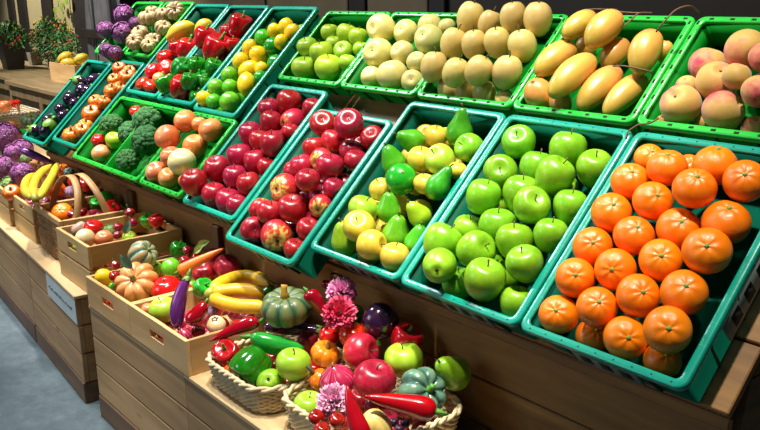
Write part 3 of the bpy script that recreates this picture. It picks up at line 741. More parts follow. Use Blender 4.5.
def crate(key, label, x0, x1, s0, s1, n, h, colour, div=None, group='plastic produce crates on the sloping stand', slots=False, plate=False):
    x0, x1, s0, s1, n, h = [v * K for v in (x0, x1, s0, s1, n, h)]
    W, L = x1 - x0, s1 - s0
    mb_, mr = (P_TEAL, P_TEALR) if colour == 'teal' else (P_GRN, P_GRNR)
    root = empty('plastic_crate'); root.location = slope_pt(x0, s0, n); root.rotation_euler = (AL, 0, 0)
    tag(root, label, 'crate', group)
    tp = .012; b = MB(); w = .0035; fl = .006
    # outer wall up, inner wall down
    ring_sweep(b, W, L, [(tp + .006, -h), (.006, -.006), (.006 + w, -.004), (tp + .006 + w, -h + fl)], .016, False, 0, [(0, True), (3, False)])
    nr = max(3, int(L / .07))
    def rib(P, out, al):
        P = np.array(P); out = np.array(out); al = np.array(al) * .0015; V = []
        for q, z in ((.0055, -.0135), (tp + .0045, -h + .002)):
            for e in (.0035, -.0012):
                for s_ in (-1, 1): p = P - out * (q - e) + al * s_; V.append((p[0], p[1], z))
        b.add(V, [(0, 1, 3, 2), (4, 6, 7, 5), (0, 4, 5, 1), (2, 3, 7, 6), (0, 2, 6, 4), (1, 5, 7, 3)])
    for i in range(1, nr):
        y = L * i / nr; rib((0, y), (-1, 0), (0, 1)); rib((W, y), (1, 0), (0, 1))
    for i in range(1, 4):
        x = W * i / 4; rib((x, 0), (0, -1), (1, 0)); rib((x, L), (0, 1), (1, 0))
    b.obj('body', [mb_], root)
    r = MB(); rw = .0135
    ring_sweep(r, W, L, [(.0, -.013), (-.0008, -.011), (-.0008, -.003), (.001, -.0006), (.003, 0), (rw - .003, 0), (rw - .001, -.0008), (rw, -.003), (rw, -.007), (.0075, -.008), (.0025, -.013)], .017, True)
    if slots:
        def sl(a, c):
            r.box((min(a[0], c[0]), min(a[1], c[1]), -.002), (max(a[0], c[0]), max(a[1], c[1]), .0005), 1)
        k = 7
        for i in range(k):
            t = (i + .6) / (k + .2)
            for e in (.004, L - .0095): sl((W * t, e), (W * t + .009, e + .0045))
            for e in (.004, W - .0085): sl((e, L * t), (e + .0045, L * t + .009))
    else:
        for i in range(9):
            t = (i + .7) / 9.4
            for e in (.0055, L - .0075): r.box((W * t, e, -.002), (W * t + .0025, e + .002, .0004), 1)
    r.obj('rim', [mr, P_HOLE], root)
    for dx in (div or []):
        d = MB(); xx = dx * K - x0; d.box((xx - .003, .011, -h + .006), (xx + .003, L - .011, -.004), 0, .001); d.obj('divider', [mr], root)
    if plate:
        for sx in (0, 1):
            p = MB(); cx = W - .0095 if sx else .0035; cx0, cx1 = (W - .009, W - .0045) if sx else (.0045, .009)
            p.box((cx0, L * .28, -h * .72), (cx1, L * .72, -h * .25), 0, .001)
            for i in range(4): y = L * (.33 + .1 * i); p.box((cx1 - .0008 if sx else cx0 - .0004, y, -h * .64), (cx1 + .0004 if sx else cx0 + .0008, y + L * .055, -h * .34), 1)
            p.obj('handle_plate', [P_PLATE, P_HOLE], root)
        p = MB(); p.box((W * .3, .0045, -h * .7), (W * .7, .009, -h * .27), 0, .001)
        for i in range(3): x = W * (.35 + .12 * i); p.box((x, .0041, -h * .6), (x + W * .07, .0053, -h * .36), 1)
        p.obj('handle_plate', [P_PLATE, P_HOLE], root)
    CRATES[key] = dict(x0=x0, x1=x1, s0=s0, s1=s1, n=n, h=h, root=root)
    return root
DP = .12
crate('aubergine', 'teal crate of small dark aubergines beside the wooden counter', -2.62, -2.29, 0, .54, 0, DP, 'teal')
crate('pumpkin', 'teal crate filled with small orange pumpkins beside the dark aubergines', -2.255, -1.93, .045, .565, 0, DP, 'teal')
crate('broccoli', 'bright green divided crate holding broccoli and a few tomatoes', -1.9, -1.19, 0, .363, 0, DP, 'green', [-1.535], slots=True)
crate('peachtom', 'bright green crate piled with peach-coloured tomatoes beside the broccoli', -1.175, -.825, 0, .362, 0, DP, 'green', slots=True)
crate('deep', 'teal crate of tall dark red apples beside the peach-coloured tomatoes', -.79, -.425, -.01, .545, 0, DP, 'teal', plate=True)
crate('red', 'teal crate of red and yellow apples jutting forward of its row', -.405, -.015, -.072, .47, .002, DP, 'teal', plate=True)
crate('pears', 'teal crate of mixed green pears and yellow apples', .0, .392, 0, .552, 0, DP, 'teal', plate=True)
crate('green', 'teal crate filled with green apples beside the oranges', .4, .793, 0, .552, 0, DP, 'teal', plate=True)
crate('orange', 'large teal crate filled with oranges at the end of the stand', .8, 1.2, 0, .552, 0, DP, 'teal', plate=True)
crate('cabbage', 'bright green crate of red cabbages at the top of the stand', -2.62, -2.27, .59, .96, 0, DP, 'green')
crate('cream', 'bright green crate of cream pumpkins beside the red cabbages', -2.245, -1.93, .6, .96, 0, DP, 'green')
crate('tomato', 'teal crate of tomatoes and yellow mangoes beside the cream pumpkins', -1.9, -1.57, .39, .945, 0, DP, 'teal')
crate('pepper', 'teal crate of red and green bell peppers', -1.56, -1.225, .385, .94, 0, DP, 'teal')
crate('lime', 'teal crate of limes and lemons beside the bell peppers', -1.2, -.862, .37, .935, 0, DP, 'teal')
TG = 'green crates along the top of the stand'
crate('topgreen', 'bright green crate of green apples beside the lemons and limes', -.845, -.452, .595, .945, -.033, .088, 'green', slots=True, group=TG)
crate('pale', 'bright green crate of pale smooth asian pears without stems', -.445, -.052, .595, .945, -.033, .088, 'green', slots=True, group=TG)
crate('tan', 'bright green crate of tan asian pears with long brown stems', -.045, .348, .595, .945, -.033, .088, 'green', slots=True, group=TG)
crate('mango', 'bright green crate heaped with large orange mangoes', .355, .748, .595, .945, -.033, .088, 'green', slots=True, group=TG)
crate('peach', 'bright green crate of pink and cream peaches above the oranges', .755, 1.148, .595, .945, -.033, .088, 'green', slots=True, group=TG)

# ------------------------------------------------------------------ timber
W_LIGHT = wood_mat('pale crate pine', 'd6b27c', 'b08a54'); W_LIGHTY = wood_mat('pale crate pine, lengthways', 'd6b27c', 'b08a54', axis=1)
W_BOX = wood_mat('box plank pine', 'bc986a', '92704a'); W_BOXY = wood_mat('box plank pine, lengthways', 'bc986a', '92704a', axis=1)
W_TOP = wood_mat('box top pine', 'd0b488', 'ae8e60'); W_PLINTH = wood_mat('dark plinth timber', '77583c', '50382a')
W_SLOPE = wood_mat('stand plank timber', '946c38', '604426'); W_SLOPEY = wood_mat('stand end timber', '8a683c', '5c4128', axis=1)
W_DARK = wood_mat('dark stand post timber', '6a4c30', '402c1c', axis=2); W_OLD = wood_mat('weathered counter timber', '8f7a58', '6a563a', axis=2); W_OLDX = wood_mat('weathered counter timber, lengthways', '9c8762', '73603f')
M_GAP = plain_mat('shadow gap', '150d07', .9, namp=.05)
# sloping stand: a wooden carcass under the crates
st = empty('sloping_display_stand', (0, 0, 0)); tag(st, 'sloping brown plank stand carrying the plastic crates', 'display stand')
XR = .925; XL = -1.97; NB = -(DP + .004) * K
T = Matrix.Translation((0, 0, Z0)) @ Matrix.Rotation(AL, 4, 'X')
b = MB(); ss = [.018, .135, .25, .365, .48, .595, .735]
for i in range(len(ss) - 1): b.box((XL, ss[i] + .002, NB - .016), (XR, ss[i + 1] - .002, NB), 0, .002, T)
b.obj('slope_boards', [W_SLOPE], st, False)
YW = .1; ztop = (slope_pt(0, .018, NB)).z
b = MB(); zs = [0.12, .245, .335, .432, ztop + .004]
for i in range(len(zs) - 1): b.box((XL, YW, zs[i] + .0015), (XR - .018, YW + .016, zs[i + 1] - .0015), 0, .002)
b.obj('front_planks', [W_SLOPE], st, False)
b = MB(); b.box((XL, YW - .012, ztop - .032), (XR, YW - .001, ztop - .012), 0, .003); b.obj('front_rail', [W_SLOPE], st, False)
# right-hand end: horizontal planks cut to the slope
b = MB(); zc = [0.0, .1, .2, .3, .4, .5, .6, .7, .8, .9, 1.0]
ytop = lambda z: (z - (Z0 + NB * CA - .018)) / SA * CA - NB * SA
for i in range(len(zc) - 1):
    z0, z1 = zc[i] + .002, zc[i + 1] - .002
    ya, yb = max(YW + .018, ytop(z0) + .012), max(YW + .018, ytop(z1) + .012)
    if yb > .62: break
    V = [(XR - .018, ya, z0), (XR - .018, yb, z1), (XR - .018, .64, z1), (XR - .018, .64, z0), (XR - .002, ya, z0), (XR - .002, yb, z1), (XR - .002, .64, z1), (XR - .002, .64, z0)]
    b.add(V, [(0, 3, 2, 1), (4, 5, 6, 7), (0, 1, 5, 4), (1, 2, 6, 5), (2, 3, 7, 6), (3, 0, 4, 7)])
b.obj('end_planks', [W_SLOPEY], st, False)
for x in (-1.62, -1.16, -.585, -.02):
    b = MB(); b.box((x - .02, YW - .017, 0), (x + .02, YW - .0005, ztop - .034), 0, .002); b.obj('post', [W_DARK], st, False)
b = MB(); b.box((XL, .62, 0), (XR - .02, .64, 1.06), 0, .002); b.obj('back_board', [W_DARK], st, False)

# wooden boxes the baskets stand on
def plank_box(label, loc, rz, L, D, group, h=ZT, pl=.0655):
    r = empty('wooden_plinth_box', loc, rz); tag(r, label, 'wooden box', group)
    b = MB(); zz = [pl, .155, .2415, h - .012]
    for i in range(3):
        a, c = zz[i] + .002, zz[i + 1] - .002
        b.box((0, 0, a), (L, .014, c), 0, .0015); b.box((.0, D - .014, a), (L, D, c), 0, .0015)
    b.obj('long_planks', [W_BOX], r, False)
    for xa in (.0005, L - .0145):
        b = MB()
        for i in range(3): b.box((xa, .0145, zz[i] + .002), (xa + .014, D - .0145, zz[i + 1] - .002), 0, .0015)
        b.obj('end_planks', [W_BOXY], r, False)
    b = MB(); b.box((-.001, -.003, h - .0115), (L + .001, D, h), 0, .002); b.obj('top_board', [W_TOP], r, False)
    b = MB(); b.box((.003, -.004, .0), (L - .003, D - .004, pl), 0, .002); b.obj('plinth', [W_PLINTH], r, False)
    return r
BYAW = -.0683
BO = Vector((-1.1 * K, -.311 * K, 0)); BU = Vector((math.cos(BYAW), math.sin(BYAW), 0)); BN = Vector((-math.sin(BYAW), math.cos(BYAW), 0))
def bl(u, n, z=0.0): v = BO + BU * u + BN * n; return (v.x, v.y, z)
BG = 'wooden boxes under the baskets and crates'
plank_box('long pale wooden box with a small paper notice at its end', bl(-.562, 0), BYAW, .552, .27, BG)
plank_box('pale wooden box under the small crate of bananas', bl(-1.15, 0), BYAW, .582, .225, BG)
plank_box('pale wooden box at the far end of the row under cabbages', bl(-1.75, 0), BYAW, .594, .30, BG)
plank_box('wooden box under the two crates of vegetables and long aubergine', (-.742, -.2265, 0), 0, .566, .275, BG)
plank_box('wooden box carrying the two pale woven baskets', (-.175, -.2265, 0), 0, .69, .275, BG)
# paper notice
nb = MB(); nb.box((-.324, -.0012, .245), (-.004, -.0002, .328), 0); V = []
notice = empty('paper_notice', bl(0, 0), BYAW); tag(notice, 'small pale blue paper notice with a handwritten line stuck on the box end', 'notice')
nm = MB(); nm.box((-.322, -.0018, .246), (-.012, -.0003, .3215), 0)
nm.obj('sheet', [plain_mat('pale blue paper', 'c2ced0', .7, nscale=9, namp=.1)], notice, False)
R_ = rnd(5); lt = MB(); x = -.30
while x < -.05:
    w = R_.uniform(.006, .012); hgt = R_.uniform(.010, .016); zb = .278
    for k in range(R_.choice((2, 2, 3))):
        a = (x + R_.uniform(0, w), -.0022, zb + R_.uniform(0, .004)); c = (x + R_.uniform(0, w), -.0022, zb + hgt * R_.uniform(.6, 1)); m = ((a[0] + c[0]) / 2 + R_.uniform(-.003, .003), -.0022, (a[2] + c[2]) / 2)
        lt.tube([a, m, c], .0009, 5)
    x += w + R_.choice((.002, .002, .006))
lt.obj('handwriting', [plain_mat('grey ink', '84929a', .7)], notice)

# ------------------------------------------------------------------ wooden crates
def slat_crate(label, loc, rz, L, D, h, boards=2, slot=True, group='small open pine crates on the boxes', wx=W_LIGHT, wy=W_LIGHTY, split=None):
    r = empty('wooden_crate', loc, rz); tag(r, label, 'crate', group); t = .010
    hh = h / boards
    for side, y0 in (('front_board', 0), ('back_board', D - t)):
        b = MB()
        for i in range(boards):
            z0, z1 = i * hh + (.007 if i else 0), (i + 1) * hh
            if slot and i == boards - 1:
                zc = (z0 + z1) / 2 + .004; sw, sh = min(.036, L * .14), min(.0095, (z1 - z0) * .14); cx = L / 2
                b.box((0, y0, z0), (cx - sw, y0 + t, z1), 0, .001); b.box((cx + sw, y0, z0), (L, y0 + t, z1), 0, .001)
                b.box((cx - sw, y0, z0), (cx + sw, y0 + t, zc - sh), 0, 0); b.box((cx - sw, y0, zc + sh), (cx + sw, y0 + t, z1), 0, 0)
            else: b.box((0, y0, z0), (L, y0 + t, z1), 0, .001)
        b.obj(side, [wx], r, False)
    for x0 in (0, L - t):
        b = MB()
        for i in range(boards):
            z0, z1 = i * hh + (.012 if i else 0), (i + 1) * hh
            b.box((x0 + .0003, t, z0), (x0 + t - .0003, D - t, z1 - .0005), 0, .001)
        b.obj('side_board', [wy], r, False)
    b = MB(); b.box((t, t, .001), (L - t, D - t, .009), 0); b.obj('bottom', [wy], r, False)
    return r
RZ = .4185
slat_crate('pine crate holding the orange pumpkin and cream-green squash', (-.734, -.231, ZT + .0005), 0, .282, .28, RZ - ZT, 1)
slat_crate('pine crate full of bananas, tomato and a purple aubergine', (-.4515, -.231, ZT + .0005), 0, .305, .28, RZ - ZT, 1)
slat_crate('tall two-board pine crate with potatoes, cherries and a leaf', bl(-.236, .024, ZT + .0005), BYAW + .05, .268, .282, .146, 2)
slat_crate('pine crate with a bunch of bananas beside the hooped basket', bl(-.885, .04, ZT + .0005), BYAW + .02, .272, .208, .125, 2)
slat_crate('pine crate of red cabbages furthest along the row of boxes', bl(-1.21, .03, ZT + .0005), BYAW, .30, .20, .125, 2)

# hooped chip basket
hb = empty('chip_basket', bl(-.578, .05, ZT + .0005), BYAW + .02); tag(hb, 'chip-wood basket with a tall hooped handle holding cherries and a tangerine', 'basket')
L, D, h = .272, .218, .146
N_ = NT('woven chip wood'); co = N_.coord('Object'); mp = N_.vscale(co, (1, 1, 1)); ck = N_.n('ShaderNodeTexBrick'); ck.inputs['Scale'].default_value = 60
wv = N_.noise(N_.vscale(co, (20, 20, 90)), 1, 3); W_WOVEN = N_.out(N_.ramp(wv, [(.3, H('6e4a28')), (.6, H('a67a48'))]), .6)
b = MB(); R_ = rnd(3)
rows = 12
for i in range(rows):
    z = .004 + (h - .022) * (i + .5) / rows; P = []
    base = rrect(.004, L - .004, .004, D - .004, .012, 3)
    pts = []
    for j in range(len(base)):
        a = np.array(base[j]); c = np.array(base[(j + 1) % len(base)]); d = np.linalg.norm(c - a); m = max(1, int(d / .009))
        for q in range(m): pts.append(a + (c - a) * q / m)
    cen = np.array([L / 2, D / 2])
    for j, p in enumerate(pts):
        o = .003 * (1 if (j + i) % 2 else -1); v = p - cen; p2 = p + np.sign(v) * np.array([o if abs(v[0]) / L > abs(v[1]) / D else 0, o if abs(v[0]) / L <= abs(v[1]) / D else 0]); P.append((p2[0], p2[1], z))
    b.loop(P, .0052, 6)
b.obj('woven_wall', [W_WOVEN], hb)
b = MB(); b.box((.006, .006, .0), (L - .006, D - .006, .006)); b.obj('bottom', [W_LIGHT], hb, False)
b = MB()
for lo, hi in (((-.004, -.004, h - .02), (L + .004, .008, h)), ((-.004, D - .008, h - .02), (L + .004, D + .004, h)), ((-.004, .0085, h - .0195), (.008, D - .0085, h - .0005)), ((L - .008, .0085, h - .0195), (L + .004, D - .0085, h - .0005))): b.box(lo, hi, 0, .002)
b.obj('rim', [W_LIGHTY], hb, False)
W_HOOP = wood_mat('bent hoop wood', 'b98f5c', '8f6a40', axis=2, knots=False)
for k, (ya, yb) in enumerate(((.04, .085), (.165, .12))):
    b = MB(); P = []
    for i in range(25):
        t = i / 24; a = PI * t; x = L / 2 - (L / 2 - .012) * math.cos(a); sq = math.sin(a) ** .6
        P.append((x, ya + (yb - ya) * sq, h - .05 + .155 * sq))
    V = []; F = []
    for p in P:
        for dy, dz in ((-.011, 0), (.011, 0)): V.append((p[0], p[1] + dy, p[2]))
    cx = L / 2
    V2 = []
    for i, p in enumerate(P):
        t = np.array(P[min(24, i + 1)]) - np.array(P[max(0, i - 1)]); nn = np.array([-t[2], 0, t[0]]); nn /= np.linalg.norm(nn)
        for dy in (-.011, .011):
            V2.append(np.array([p[0], p[1] + dy, p[2]]) + nn * .0035)
    n0 = len(V); V = V + [tuple(v) for v in V2]
    for i in range(24):
        a, c = 2 * i, 2 * i + 2
        F += [(a, c, c + 1, a + 1), (n0 + a, n0 + a + 1, n0 + c + 1, n0 + c), (a, n0 + a, n0 + c, c), (a + 1, c + 1, n0 + c + 1, n0 + a + 1)]
    F += [(0, 1, n0 + 1, n0), (48, n0 + 48, n0 + 49, 49)]
    b.add(V, F); b.obj('hoop', [W_HOOP], hb)

# woven willow baskets
W_WILL = plain_mat('pale willow', 'd2c096', .55, nscale=40, namp=.25, val=.05); W_WILLD = plain_mat('willow stake', 'b09a68', .6, nscale=40, namp=.25)
def willow(label, loc, rz, L, D, h, splay=.014, group='pale woven willow baskets', rows=11, m1=W_WILL, m2=W_WILLD):
    r = empty('willow_basket', loc, rz); tag(r, label, 'basket', group)
    b = MB(); s = MB()
    def ringpts(i, step=.0085):
        base = rrect(-i, L + i, -i, D + i, .045, 7); pts = []
        for j in range(len(base)):
            a = np.array(base[j]); c = np.array(base[(j + 1) % len(base)]); d = np.linalg.norm(c - a); m = max(1, round(d / step))
            for q in range(m): pts.append(a + (c - a) * q / m)
        return pts
    base = ringpts(0); n = len(base); nrm = []
    for j in range(n):
        t = base[(j + 1) % n] - base[j - 1]; q = np.array([t[1], -t[0]]); nrm.append(q / (np.linalg.norm(q) + 1e-9))
    for i in range(rows):
        f = (i + .5) / rows; z = .003 + (h - .006) * f; P = []
        for j in range(n):
            p = base[j] + nrm[j] * (splay * f + .0022 * (1 if (j + i) % 2 else -1)); P.append((p[0], p[1], z))
        b.loop(P, h / rows * .56, 6)
    for j in range(0, n, 2):
        p0, p1 = base[j], base[j] + nrm[j] * splay; s.tube([(p0[0], p0[1], .002), (p1[0], p1[1], h - .002)], .0019, 5)
    b.obj('woven_wall', [m1], r); s.obj('stakes', [m2], r)
    q = MB()
    for k in range(2):
        P = []
        for j in range(n):
            a = j * 2 * PI / 5 + k * PI; p = base[j] + nrm[j] * (splay + .004 * math.cos(a)); P.append((p[0], p[1], h + .001 + .0035 * math.sin(a)))
        q.loop(P, .0042, 6)
    q.obj('braided_rim', [m1], r)
    q = MB(); pts = [tuple(p) + (.0,) for p in ringpts(-.002)]; pt2 = [tuple(p) + (.005,) for p in ringpts(-.002)]; n2 = len(pts)
    q.add(pts + pt2, [tuple(reversed(range(n2))), tuple(range(n2, 2 * n2))] + [(a, (a + 1) % n2, n2 + (a + 1) % n2, n2 + a) for a in range(n2)])
    q.obj('bottom', [m2], r, False)
    return r
willow('pale willow basket with the green bell pepper, on the box edge', (-.098, -.205, ZT + .0008), 0, .222, .215, .058)
willow('larger pale willow basket holding carnations, chillies and red apples', (.171, -.185, ZT + .0008), 0, .262, .225, .062)

# ------------------------------------------------------------------ floor, walls, backdrop
def concrete():
    N = NT('blue grey concrete'); co = N.coord('Object'); a = N.noise(co, 2.2, 6, .65); c = N.noise(co, 24, 4, .7)
    f = N.math('ADD', N.math('MULTIPLY', a, .65), N.math('MULTIPLY', c, .35)); N.bump(c, .15, .01)
    return N.out(N.ramp(f, [(.3, H('323e45')), (.5, H('4a5961')), (.7, H('67777f'))]), .55)
b = MB(); b.box((-12, -5, -.1), (6, 6, 0)); f = b.obj('floor', [concrete()], None, False); tag(f, kind='structure')
# ------------------------------------------------------------------ what lies where: crate, kind, place seen from the front (x, y, half-width), stem direction
IT = []
def S(cr, kd, px, py, r, ax=None, d=0.0, look=None, lab=None, deep=False, spin=None, sq=1.0):
    IT.append(dict(cr=cr, kd=kd, px=px, py=py, r=r, ax=ax, d=d, look=look, lab=lab, deep=deep, spin=spin, sq=sq, plane='slope'))
def SL(cr, kd, a, c, r, tw=.0, d=0.0, look=None, lab=None, deep=False, spin=None):
    """long thing from its tip a to its stem end c; tw leans the stem end towards (+) or away from (-) the viewer"""
    L2 = math.hypot(c[0] - a[0], c[1] - a[1])
    IT.append(dict(cr=cr, kd=kd, px=(a[0] + c[0]) / 2, py=(a[1] + c[1]) / 2, r=r, hl=L2 / 2, dir=((c[0] - a[0]) / L2, -(c[1] - a[1]) / L2), tw=tw, d=d, look=look, lab=lab, deep=deep, spin=spin, plane='slope', ax=None, sq=1.0))
# oranges
UP = (0, .45)
for px, py, r, ax in ((557, 317, 20, (-.35, .35)), (598, 307, 20.5, (-.1, .4)), (624, 341, 22, (-.1, .15)), (668, 329, 24, (-.25, .2)), (575.5, 278, 20, (-.2, .25)), (616, 269, 21, (-.45, .05)),
                      (638, 297, 22, (0, .3)), (685, 290, 23.5, (-.2, .45)), (593, 246, 20, (-.2, .3)), (633, 236, 20.5, (.0, .55)), (660, 261, 21.5, (-.25, .3)), (706, 253, 24, (-.35, .3)),
                      (611, 213, 20.5, (-.1, .5)), (655, 200, 20, (0, .35)), (678, 227, 22, (-.15, .45)), (724, 218, 24, (-.1, .75)), (628, 182, 19.5, (-.1, .6)), (698, 192, 21.5, (-.1, .65)),
                      (741, 184, 21.5, (-.35, .35)), (665, 171, 20, (-.15, .8)), (720, 160, 22, (0, .9))):
    S('orange', 'orange', px, py, r, ax)
for px, py, r in ((593, 337, 18), (660, 361, 19), (648, 158, 15), (690, 163, 14)): S('orange', 'orange', px, py, r, (0, .5), d=-.03, deep=True)
# green apples
for px, py, r, ax in ((520.5, 145, 16.5, (-.3, .45)), (501.6, 173, 16.5, (-.2, .2)), (534, 168, 17, (.2, .95)), (567, 152, 18, (.15, .95)), (590, 170, 18, (.0, .8)), (557, 183, 18.5, (.5, .75)), (521.6, 194, 18, (.1, .95)),
                      (487, 200, 17, (.3, .9)), (532, 212, 18, (.1, .45)), (571, 203, 17, (.1, .95)), (442, 244, 18.5, (.5, .85)), (436, 279, 17, (.2, .2, -1)), (468, 231, 16, (.1, .95)), (477, 255, 18.5, (.55, .3)),
                      (483, 287, 20, (.15, .85)), (498, 226, 18, (.0, .95)), (517, 244, 18, (-.1, .95)), (531.6, 264, 18, (-.3, .8)), (500, 271, 16.5, (.2, .9)), (512, 303, 16.5, (.1, .95)), (551, 234, 16.5, (.1, .95))):
    S('green', 'apple_green', px, py, r, ax)
S('green', 'apple_green', 457, 285, 16, (0, .9), d=-.01)
# pears and yellow apples
def P_(kd, a, c, r, **k):
    """pear from blossom end a to stem end c"""
    L2 = math.hypot(c[0] - a[0], c[1] - a[1])
    S('pears', kd, (a[0] + c[0]) / 2, (a[1] + c[1]) / 2, r, ((c[0] - a[0]) / L2 * .93, -(c[1] - a[1]) / L2 * .93), **k)
P_('pear_green', (424, 144), (396, 137), 12.5, look='bright green pear lying with its stem towards the red apples')
S('pears', 'apple_yellow', 437.5, 136, 11.5, (.1, .9), look='yellow apple tucked against a dark upright pear')
P_('pear_dark', (459, 142), (460, 113), 14.5, look='upright dark green pear with its brown stem on top')
S('pears', 'apple_green', 470.6, 149, 14, (-.75, .3), look='green apple with its stem turned towards the yellow apples')
S('pears', 'apple_lime', 443, 159, 15, (-.6, .55), look='yellow-green apple showing its dark stem end')
S('pears', 'apple_yellow', 420, 160, 13, (.1, .9), look='yellow apple above the bright green calyx-up fruit')
S('pears', 'lime_dark', 402, 179, 15.5, (.1, .4), look='bright green round fruit with a dark stem button facing out')
P_('pear_green', (396, 168), (388, 152), 13, look='bright green pear half hidden at the red apple side')
P_('pear_dark', (434, 194), (449, 172), 13.5, look='dark green pear leaning on the rim beside the green apples')
S('pears', 'apple_yellow', 457, 171, 9.5, (.1, .9), d=-.02, look='yellow apple peeping out below the rim')
S('pears', 'apple_yellow', 424, 184, 11, (-.1, .9), d=-.012, look='yellow apple between the round green fruit and the leaning pear')
S('pears', 'apple_yellow', 380, 191, 11.5, (-.3, .8), look='pale yellow apple against the red apple side')
S('pears', 'apple_lime', 363.5, 209, 14.5, (.4, .85), look='yellow-green apple behind the big yellow one')
P_('pear_green', (389, 219), (391, 197), 13, look='bright green pointed pear standing up in the middle')
S('pears', 'pear_fat', 418, 215, 12, (-.55, .7), look='small green pear with its tip towards the pointed pear')
S('pears', 'apple_yellow', 360, 227.5, 16, (-.15, .55), d=.012, look='large yellow apple lying on top near the front')
S('pears', 'pear_fat', 342, 242, 15, (-.2, .9), look='plain green pear in the front corner beside the red apples')
S('pears', 'pear_green', 393, 233, 15, (.1, .9), look='glossy green pear in front of the pointed one')
S('pears', 'apple_yellow', 370, 254, 15, (.85, .1), look='yellow apple at the front showing its dark end')
S('pears', 'apple_yellow', 391.5, 262, 14.5, (.1, .9), look='yellow apple right in the front corner beside the green apples')
S('pears', 'pear_green', 416, 240, 13, (.2, .9), look='green pear under the rim beside the green apples')
# red and yellow apples
for px, py, r, ax in ((324, 122.6, 13, (.0, .4)), (350, 124, 14.5, (-.05, .45)), (373, 138, 12, (-.2, .55)), (334, 142, 12, (.2, .95)), (350, 149, 12, (.2, .95)), (315.5, 147, 12, (-.2, .95)), (320, 162, 12, (.5, .3, -1)),
                      (333, 169, 13.5, (.1, .9)), (356, 161, 11.5, (.2, .9)), (341, 181, 11, (.2, .9)), (303, 167, 12, (-.3, .9)), (309, 181, 12, (-.1, .95)), (251, 233, 13, (.3, -.05)), (272.5, 242, 16, (-.15, .35, -1)),
                      (293, 253, 11.5, (.2, .9)), (270, 214, 13, (.2, .9)), (260, 212, 12, (-.1, -.8)), (293, 214, 14.5, (-.05, .85)), (308, 231, 12, (.2, .8)), (309.6, 213.6, 10.5, (.1, .9)), (285, 189, 15, (.55, 0, -1)),
                      (309.6, 181, 12, (.1, .9)), (319, 194, 12.5, (0, .9)), (323, 208, 11.5, (.2, .35, -1)), (296, 171, 12, (-.2, .9)), (338, 190, 10.5, (.2, .9))):
    S('red', 'apple_red', px, py, r, ax)
# dark red apples
for px, py, r, ax in ((270, 110, 10.5, (-.2, .9)), (289, 103.5, 11.5, (.3, .8)), (311.6, 110, 9.5, (.1, .9)), (272, 123, 10.5, (.1, .9)), (291.7, 122, 11.5, (.7, .2, -1)), (293, 132, 8.5, (.1, .9)), (251, 135, 11, (-.2, .9)),
                      (259, 143, 10, (0, .95)), (273, 144, 11.5, (0, .9)), (282, 137, 9, (.2, .9)), (240.5, 157, 11.5, (-.2, .9)), (257, 162, 11.5, (-.1, .95)), (267, 167, 8.5, (.2, .9)), (193.6, 186, 12.5, (-.1, .85)),
                      (215, 171, 12.5, (-.1, .8)), (212, 198, 11.5, (.1, .9)), (227, 203, 11.5, (.1, .95)), (239, 206, 10, (.1, .9)), (235, 180, 11.5, (0, .9)), (248.5, 186.5, 11.5, (-.2, .9))):
    S('deep', 'apple_deep', px, py, r, ax)
# green apples of the top row
for px, py, r, ax in ((330, 33, 9, (0, .9)), (347, 33.5, 10.5, (.3, .9)), (357, 38, 9.5, (.2, .9)), (333, 44, 8, (.1, .9)), (306, 50.5, 10.5, (-.3, .8)), (322, 53, 12, (-.2, .9)), (344, 50.5, 9.5, (-.3, .3)), (361, 48.6, 7.5, (.2, .9)), (302, 70.5, 13, (0, .9)), (329, 67.5, 13.5, (0, .9)), (347, 63, 8.5, (.1, .9))):
    S('topgreen', 'apple_lime', px, py, r, ax)
# pale asian pears
for px, py, r, ax in ((378.7, 31, 14.5, (-.7, -.05)), (377.5, 53, 15, (-.5, .1)), (368.5, 77, 10.5, (-.2, .5)), (391.5, 76, 15.5, (-.2, .9)), (405.5, 32, 12.5, (-.6, .2)), (402, 53, 12, (-.6, .3)), (417, 62, 10.5, (-.1, .6)), (413, 81, 11.5, (-.2, .1)), (429, 39, 15, (-.6, .3)), (430, 25, 12, (-.2, .9)), (446, 27, 8.5, (0, .9))):
    S('pale', 'nashi_pale', px, py, r, ax)
# tan asian pears
for px, py, r, ax in ((470, 18, 13.5, (.25, .9)), (489, 24, 11.5, (.3, .9)), (514, 17, 13.5, (-.1, .95)), (538.7, 18.5, 14.5, (.0, .95)), (453, 43.5, 13, (.3, .9)), (474, 45, 13, (-.1, .9)), (497.7, 42.5, 13.5, (-.2, .85)), (522.8, 46, 14.5, (-.3, .85)),
                      (436, 70, 13.2, (.1, .95)), (456, 74, 13.2, (.3, .85)), (481, 73, 13.6, (.45, .8)), (506.6, 74, 14.8, (.1, .85))):
    S('tan', 'nashi_tan', px, py, r, ax, d=.012)
for px, py, r in ((447, 93, 11.5), (464, 95, 11), (484, 97, 12), (504.7, 99, 9.5)): S('tan', 'nashi_tan', px, py, r, (0, .9), d=-.022, deep=True)
